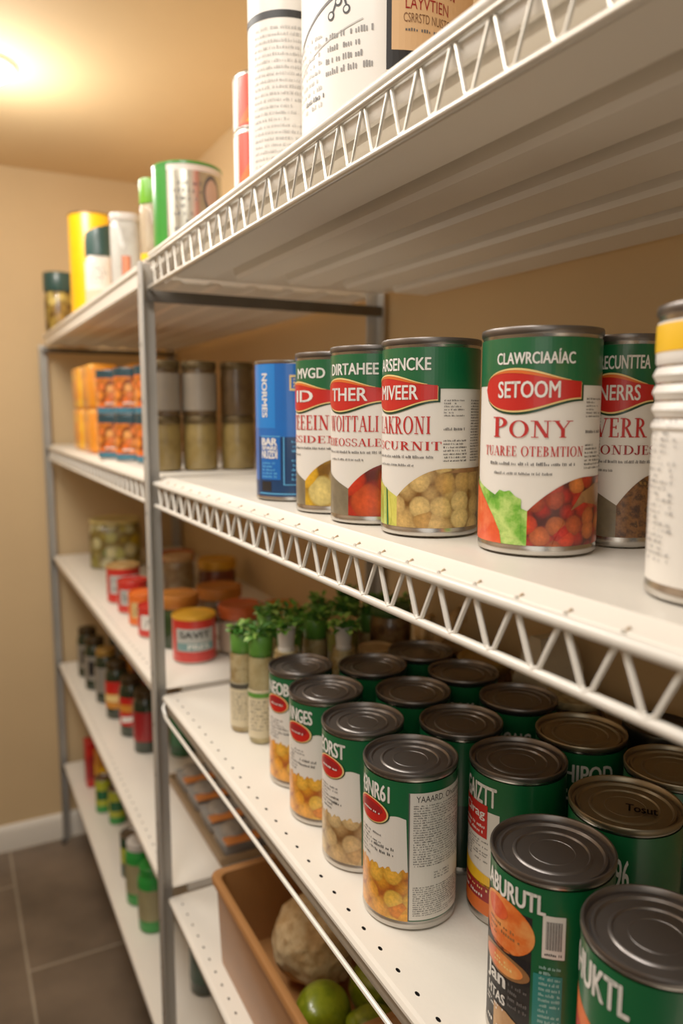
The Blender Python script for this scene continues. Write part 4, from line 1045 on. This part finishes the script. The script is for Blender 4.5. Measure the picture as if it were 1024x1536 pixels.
for i, (x, y) in enumerate(((1.17, 4.56), (1.385, 4.53), (1.615, 4.50))):
    for k in range(2):
        lab = '%s brown relish jar %s, %s' % (('olive', 'dark')[k], ('standing on the second shelf', 'stacked on the upper row'), '') if False else None
        nm = ('just right of the steel post', 'in the middle of the trio', 'nearest the blue tin')[i]
        lab = ('olive brown jar on the second shelf, ' if k == 0 else 'dark brown jar stacked in the upper row, ') + nm
        wr = (.12, .9, mat('greyish_label', (132, 120, 104), .4, coat=.3, var=.05)) if k == 1 and i < 2 else None
        jar('relish_jar', lab, 'jar', (x, y, Z2 + k * .3225), .105, .322, BR2 if k else BR1, BRL, .045, lid_r=.103, group='brown jars stacked two high by the post', wrap=wr, neck=.95)
# ------------------------------------------------------------------ far bay, third shelf
VEG = pieces_mat('pickled_vegetables', [(240, 222, 140), (248, 238, 190), (216, 208, 90), (244, 200, 60), (120, 140, 50)], .11, uv=False, gap=(140, 116, 50), ball=.3)
jar('vegetable_tub', 'large clear tub of yellow green vegetables at the far end', 'tub', (1.52, 8.0, Z3), .26, .48, VEG, mat('yellowish_film', (216, 196, 120), .3, coat=.5, var=.15), .03, power=4)
jar('glass_jar', 'pale jar half hidden behind the steel post, third shelf', 'jar', (1.72, 6.35, Z3), .13, .36, mottled_mat('pale_pickle', [(190, 170, 130), (150, 120, 84), (206, 190, 156)], 8, uv=False), TAN, .05)
REDCAN = mat('tomato_red_tin', (196, 40, 32), .35, coat=.4, var=.05); GOLDLID = mat('golden_lid', (214, 156, 40), .4, .25, var=.08); OCHRE = mat('ochre_lid', (186, 112, 40), .45, .2, var=.08)
GRYL = mat('grey_label', (176, 178, 172), .45, var=.03)
def red_label(seed, name=None, mid=GRYL):
    def f(w):
        w.rect(-.9, 1.0, .26, .80, 1, mid)
        if name: w.text(name, -.7, .75, .58, .74, 3, INK, .03); w.rect(-.9, 1.0, .28, .46, 2, mat('label_slate_teal', (112, 150, 150), .45, var=.05)); w.text('PRES', -.3, .7, .31, .43, 3, WHT, .03)
        else: w.print_rows(-.7, .8, .35, .75, 3, 3, INK, seed, .7, .14)
    return f
GRED = 'red tubs along the far third shelf'
for i, (x, y, r, h, lid, lab) in enumerate(((1.265, 6.39, .135, .31, mat('straw_gold_lid', (190, 150, 90), .4, .2, var=.08), 'red tub with tan lid beside the vegetable tub'), (1.26, 6.02, .118, .255, REDCAN, 'red tub with red lid, second from the vegetable tub'),
                            (1.255, 5.62, .112, .24, ORANGE, 'orange red tub with straw coloured label, third from the vegetable tub'), (1.25, 5.29, .112, .22, REDCAN, 'red tub partly hidden by the steel post'))):
    canister('red_tub', lab, x, y, r, h, [REDCAN, REDCAN, ORANGE, REDCAN][i], red_label(i + 3, None, [GRYL, GRYL, mat('straw_label', (206, 172, 110), .45), PAPER][i]), cat='tub', lid=lid, z=Z3, group=GRED)
canister('red_tub', 'red tub with golden lid and grey label, right of the steel post', 1.351, 4.65, .137, .297, REDCAN, red_label(9, 'SAVIT'), cat='tub', lid=GOLDLID, z=Z3, group=GRED)
def ogl(w): w.rect(-pi, pi, .62, 1, 1, mat('brick_red_lid_band', (170, 56, 30), .45, var=.06))
GOC = 'ochre lidded jars on the far third shelf'
def oj(lab, x, y, r, h, body, lid=OCHRE, wrap=None): return jar('ochre_jar', lab, 'jar', (x, y, Z3), r, h, body, lid, .085, lid_r=r * 1.02, group=GOC, wrap=wrap)
BRK = mat('brick_ochre_lid', (176, 78, 34), .45, .1, var=.1)
oj('grey beige jar with ochre lid behind the golden lidded red tub', 1.668, 4.67, .140, .32, mottled_mat('beige_paste', [(176, 154, 130), (196, 176, 150), (160, 136, 112)], 7, uv=False), BRK, (.1, .9, mat('beige_label', (186, 168, 146), .45, var=.04)))
oj('dark green jar with ochre lid just behind the steel post', 1.345, 5.0, .14, .355, mottled_mat('dark_green_pickle', [(20, 54, 24), (44, 76, 30), (16, 40, 20)], 8, uv=False), OCHRE)
oj('low jar with ochre lid beside the herb jars', 1.98, 4.78, .15, .25, HONEY, OCHRE)
oj('wide dark jar with ochre lid in the middle of the third shelf', 1.80, 5.50, .17, .255, BR2, OCHRE)
oj('tan jar with orange lid at the back of the third shelf', 1.86, 6.90, .16, .28, NUTS, BRK)
oj('reddish jar with yellow topped lid against the back wall', 2.14, 6.58, .17, .25, mottled_mat('reddish_chutney', [(120, 50, 30), (150, 76, 44), (96, 40, 26)], 8, uv=False), GOLDLID)
# ------------------------------------------------------------------ far bay, fourth and fifth shelves
BOTG = mat('dark_bottle_glass', (22, 40, 24), .18, coat=.7, var=.1); BLACKCAP = mat('dark_brown_cap', (60, 46, 24), .4, .3, var=.1)
GB = 'dark bottles on the far fourth shelf'
def bottle(label, x, y, r, h, wrapm, cap, extra=None, z=Z4, body=BOTG, group=GB, name='dark_bottle'):
    o = thing(name, label, 'bottle', (x, y, z), face_cam(x, y), group)
    b = MB(); b.lathe([(r * .9, 0), (r, .012), (r, h * .76), (r * .95, h * .82), (r * .80, h * .87), (r * .78, h * .9)], body, seg=32); b.build('body', o)
    c = MB(); c.lathe([(r * .80, h * .88), (r * .86, h * .885), (r * .86, h * .985), (r * .80, h), (.0001, h)], cap, seg=28); c.build('cap', o)
    w = Wrap(r * 1.015, h * .2, h * .48, wrapm)
    if extra: extra(w)
    w.build(o); return o
SLV = mat('silvery_label', (150, 146, 136), .35, .4, var=.08); OGR = mat('orange_gold_label', (206, 130, 40), .45, var=.08)
def blk(w): w.rect(-.7, .7, .2, .8, 1, INK)
def redtop(w): w.rect(-pi, pi, .55, 1, 1, RED); w.rect(-pi, pi, .25, .5, 1, CREAM)
def redw(w): w.rect(-pi, pi, .5, .75, 1, OGR); w.poly([(-1, .1), (1, .25), (1, .4), (-1, .3)], 1, WHT)
for x, y, wm, ex, cap, lab in ((1.235, 8.25, SLV, blk, BLACKCAP, 'dark bottle with silvery label at the far end of the fourth shelf'), (1.24, 7.83, SLV, blk, BLACKCAP, 'dark bottle with silvery label, second from the far end'),
                        (1.275, 7.42, SLV, None, mat('brass_cap', (176, 136, 66), .4, .5, var=.06), 'green bottle with brass cap and pale label on the fourth shelf'), (1.29, 6.98, OGR, redtop, BLACKCAP, 'dark bottle with orange and red label, left of the red ones'),
                        (1.325, 6.52, RED, redw, BLACKCAP, 'black bottle with red and white slanted label'), (1.36, 6.14, DKRED, None, BLACKCAP, 'black bottle with plain deep red label beside the steel post'),
                        (1.54, 8.1, SLV, None, BLACKCAP, 'dark bottle in the second row at the far end'), (1.56, 7.65, OGR, None, BLACKCAP, 'amber labelled bottle in the second row'), (1.58, 7.15, DKRED, None, BLACKCAP, 'red labelled bottle in the second row')):
    bottle(lab, x, y, .108, .52, wm, cap, ex)
bottle('bright green bottle lying in shade right of the steel post, fourth shelf'.replace('lying', 'standing'), 1.60, 5.93, .10, .50, mat('vivid_green_label', (10, 112, 60), .4, coat=.3, var=.06), BLACKCAP, None, body=mat('green_bottle', (8, 84, 46), .3, coat=.5, var=.06), name='green_bottle')
# clamshell packs in a tray
def tray():
    o = thing('shallow_tray', 'shallow tan tray holding clear plastic packs, fourth shelf', 'tray', (1.70, 4.87, Z4))
    b = MB(); KR = mat('tan_tray', (150, 122, 88), .5, var=.08)
    b.box((0, 0, .010), (.66, 1.24, .016), KR, .004)
    for c, s in (((-.33, 0, .03), (.014, 1.24, .055)), ((.33, 0, .03), (.014, 1.24, .055)), ((0, -.62, .03), (.66, .014, .055)), ((0, .62, .03), (.66, .014, .055))): b.box(c, s, KR, .004)
    b.build('tray_body', o)
tray()
FILL = mottled_mat('pale_bread_rolls', [(190, 176, 160), (216, 204, 190), (160, 144, 128), (206, 186, 160)], 9, uv=False)
cl = None
def clamshell(label, x, y, z):
    o = thing('clamshell_pack', label, 'plastic pack', (x, y, z), 0, 'clear packs in the tan tray')
    b = MB(); b.box((0, 0, .035), (.56, .25, .07), CLEAR, .02, 3); b.build('base', o)
    l = MB(); l.box((0, 0, .083), (.57, .262, .014), CLEAR, .005)
    for i in range(3): 
        l.blob((-.18 + .18 * i, 0, .10), (.085, .10, .055), CLEAR, 3)
    l.build('lid', o)
    f = MB()
    for i in range(3): f.blob((-.18 + .18 * i, 0, .075), (.075, .085, .06), FILL, 3, .15, 2, i)
    f.build('rolls', o)
    s = MB(); s.box((-.02, -.118, .105), (.52, .085, .012), mat('orange_strip', (220, 134, 66), .5, var=.12), .003); s.build('orange_strip', o)
    return o
for i, y in enumerate((5.32, 5.03, 4.72, 4.42)):
    clamshell('clear pack with orange strip, ' + ('farthest in the tray', 'second from the far end of the tray', 'third from the far end of the tray', 'in the tray, nearest the brown bin')[i], 1.69, y, Z4 + .019)
# fifth shelf
YG = mat('yellow_green_can', (176, 182, 40), .4, coat=.3, var=.08); VG = mat('vivid_green_can', (30, 140, 50), .35, coat=.4, var=.08)
pack('carton', 'narrow red carton at the far end of the bottom shelf', (1.20, 8.15, Z5), (.12, .18, .50), RED, DKRED, 'carton')
pack('carton', 'yellow carton behind the red one on the bottom shelf', (1.27, 7.86, Z5), (.14, .18, .48), OGR, YELLOW, 'carton')
def fgc(w): w.rect(-pi, pi, .35, .75, 1, YG); w.rect(-pi, pi, .0, .2, 1, DKGREEN)
def fgy(w): w.rect(-pi, pi, .0, .22, 1, VG); w.rect(-1, 1, .4, .7, 1, GREEN)
for (x, y, r, h, lab, base, fn) in ((1.21, 7.52, .075, .36, 'yellow green can, farthest of the bottom shelf cans', YG, fgy), (1.29, 7.24, .08, .36, 'yellow green can second on the bottom shelf', YG, fgy),
                          (1.23, 6.32, .09, .38, 'dark green can with olive band on the bottom shelf', DKGREEN, fgc)):
    canister('green_can', lab, x, y, r, h, base, fn, cat='can', z=Z5, lid=TIN, group='green cans on the bottom shelf')
GLBL = mat('tan_bottle_label', (150, 140, 100), .45, var=.06)
for x, y, lab in ((1.22, 5.94, 'green bottle with tan label on the bottom shelf, farther of two'), (1.235, 5.56, 'green bottle with tan label on the bottom shelf beside the post')):
    bottle(lab, x, y, .115, .52, GLBL, CERAMIC if y > 5.7 else VG, None, z=Z5, body=VG, group='green bottles on the bottom shelf', name='green_bottle')
bottle('dark green bottle on the bottom shelf just right of the post', 1.40, 4.75, .11, .46, DKGREEN, BLACKCAP, None, z=Z5, body=BOTG, group='green bottles on the bottom shelf', name='green_bottle')

# ------------------------------------------------------------------ brown bin with root and limes
def bin_():
    x0, x1, y0, y1, h = 1.09, 1.95, 2.30, 3.51, .47
    cx, cy = (x0 + x1) / 2, (y0 + y1) / 2
    o = thing('storage_bin', 'open brown plastic bin with rounded rim, fourth shelf below the wire', 'bin', (cx, cy, Z4))
    m = mat('brown_plastic', (166, 112, 62), .45, coat=.15, var=.04)
    bm = bmesh.new()
    def ring(w, d, z, rc=.05, n=6):
        out = []
        for sx, sy, a0 in ((1, 1, 0), (-1, 1, 90), (-1, -1, 180), (1, -1, 270)):
            for i in range(n + 1):
                a = radians(a0 + 90 * i / n); out.append((sx * (w / 2 - rc) + rc * cos(a), sy * (d / 2 - rc) + rc * sin(a), z))
        return out
    W_, D_ = x1 - x0, y1 - y0; t = .03; tp = .03
    rings = [ring(W_ - tp, D_ - tp, .0), ring(W_ - tp * .9, D_ - tp * .9, .02), ring(W_, D_, h - .045), ring(W_ + .035, D_ + .035, h - .042), ring(W_ + .04, D_ + .04, h - .01), ring(W_ + .03, D_ + .03, h), ring(W_ - .02, D_ - .02, h), ring(W_ - t - .01, D_ - t - .01, h - .008), ring(W_ - t - .03, D_ - t - .03, .03)]
    b = MB(); n = len(rings[0]); vs = [p for r_ in rings for p in r_]
    fs = [(k * n + i, k * n + (i + 1) % n, (k + 1) * n + (i + 1) % n, (k + 1) * n + i) for k in range(len(rings) - 1) for i in range(n)]
    fs += [tuple(range(n))[::-1], tuple((len(rings) - 1) * n + i for i in range(n))]
    b.add(vs, fs, m); b.build('bin_body', o, angle=50)
bin_()
def root():
    b = MB(); b.blob((0, 0, .2), (.195, .205, .2), ROOTM, 5, .10, 1.7, 3)
    b.blob((.06, -.05, .06), (.11, .11, .07), ROOTM, 4, .2, 2.5, 5)
    return tag(b.build('celery_root', None, (1.452, 3.10, Z4 + .055)), 'large round knobbly brown root lying in the brown bin', 'root vegetable')
root()
LIME = mottled_mat('lime_skin', [(112, 126, 14), (136, 146, 24), (98, 112, 12), (156, 160, 40)], 7, uv=False, rough=.28, coat=.5)
def lime(label, c, r, rot):
    def sq(p): p.co.x += .12 * r * (p.co.x / r) ** 7
    b = MB(); b.blob((0, 0, 0), (r * 1.08, r, r * .98), LIME, 4, .03, 2, 1, sq)
    o = tag(b.build('lime', None, c), label, 'lime', 'limes in the brown bin'); o.rotation_euler = rot
    d = MB(); d.lathe([(.012, 0), (.010, .006), (.0001, .007)], mat('lime_stem_scar', (150, 140, 70), .7, var=.1), seg=12); s = d.build('stem_scar', o); s.location = (-r * 1.06 * S, 0, 0); s.rotation_euler = (0, -pi / 2, 0)
    return o
lime('shiny green lime in the brown bin, left of the pair beside the root', (1.330, 2.735, Z4 + .185), .122, (.2, .5, .6))
lime('green lime in the brown bin, nearest the guard wire', (1.475, 2.50, Z4 + .185), .120, (.4, -.3, 2.2))
lime('green lime in the brown bin, mostly behind the guard wire', (1.605, 2.745, Z4 + .19), .128, (-.5, .6, 1.2))
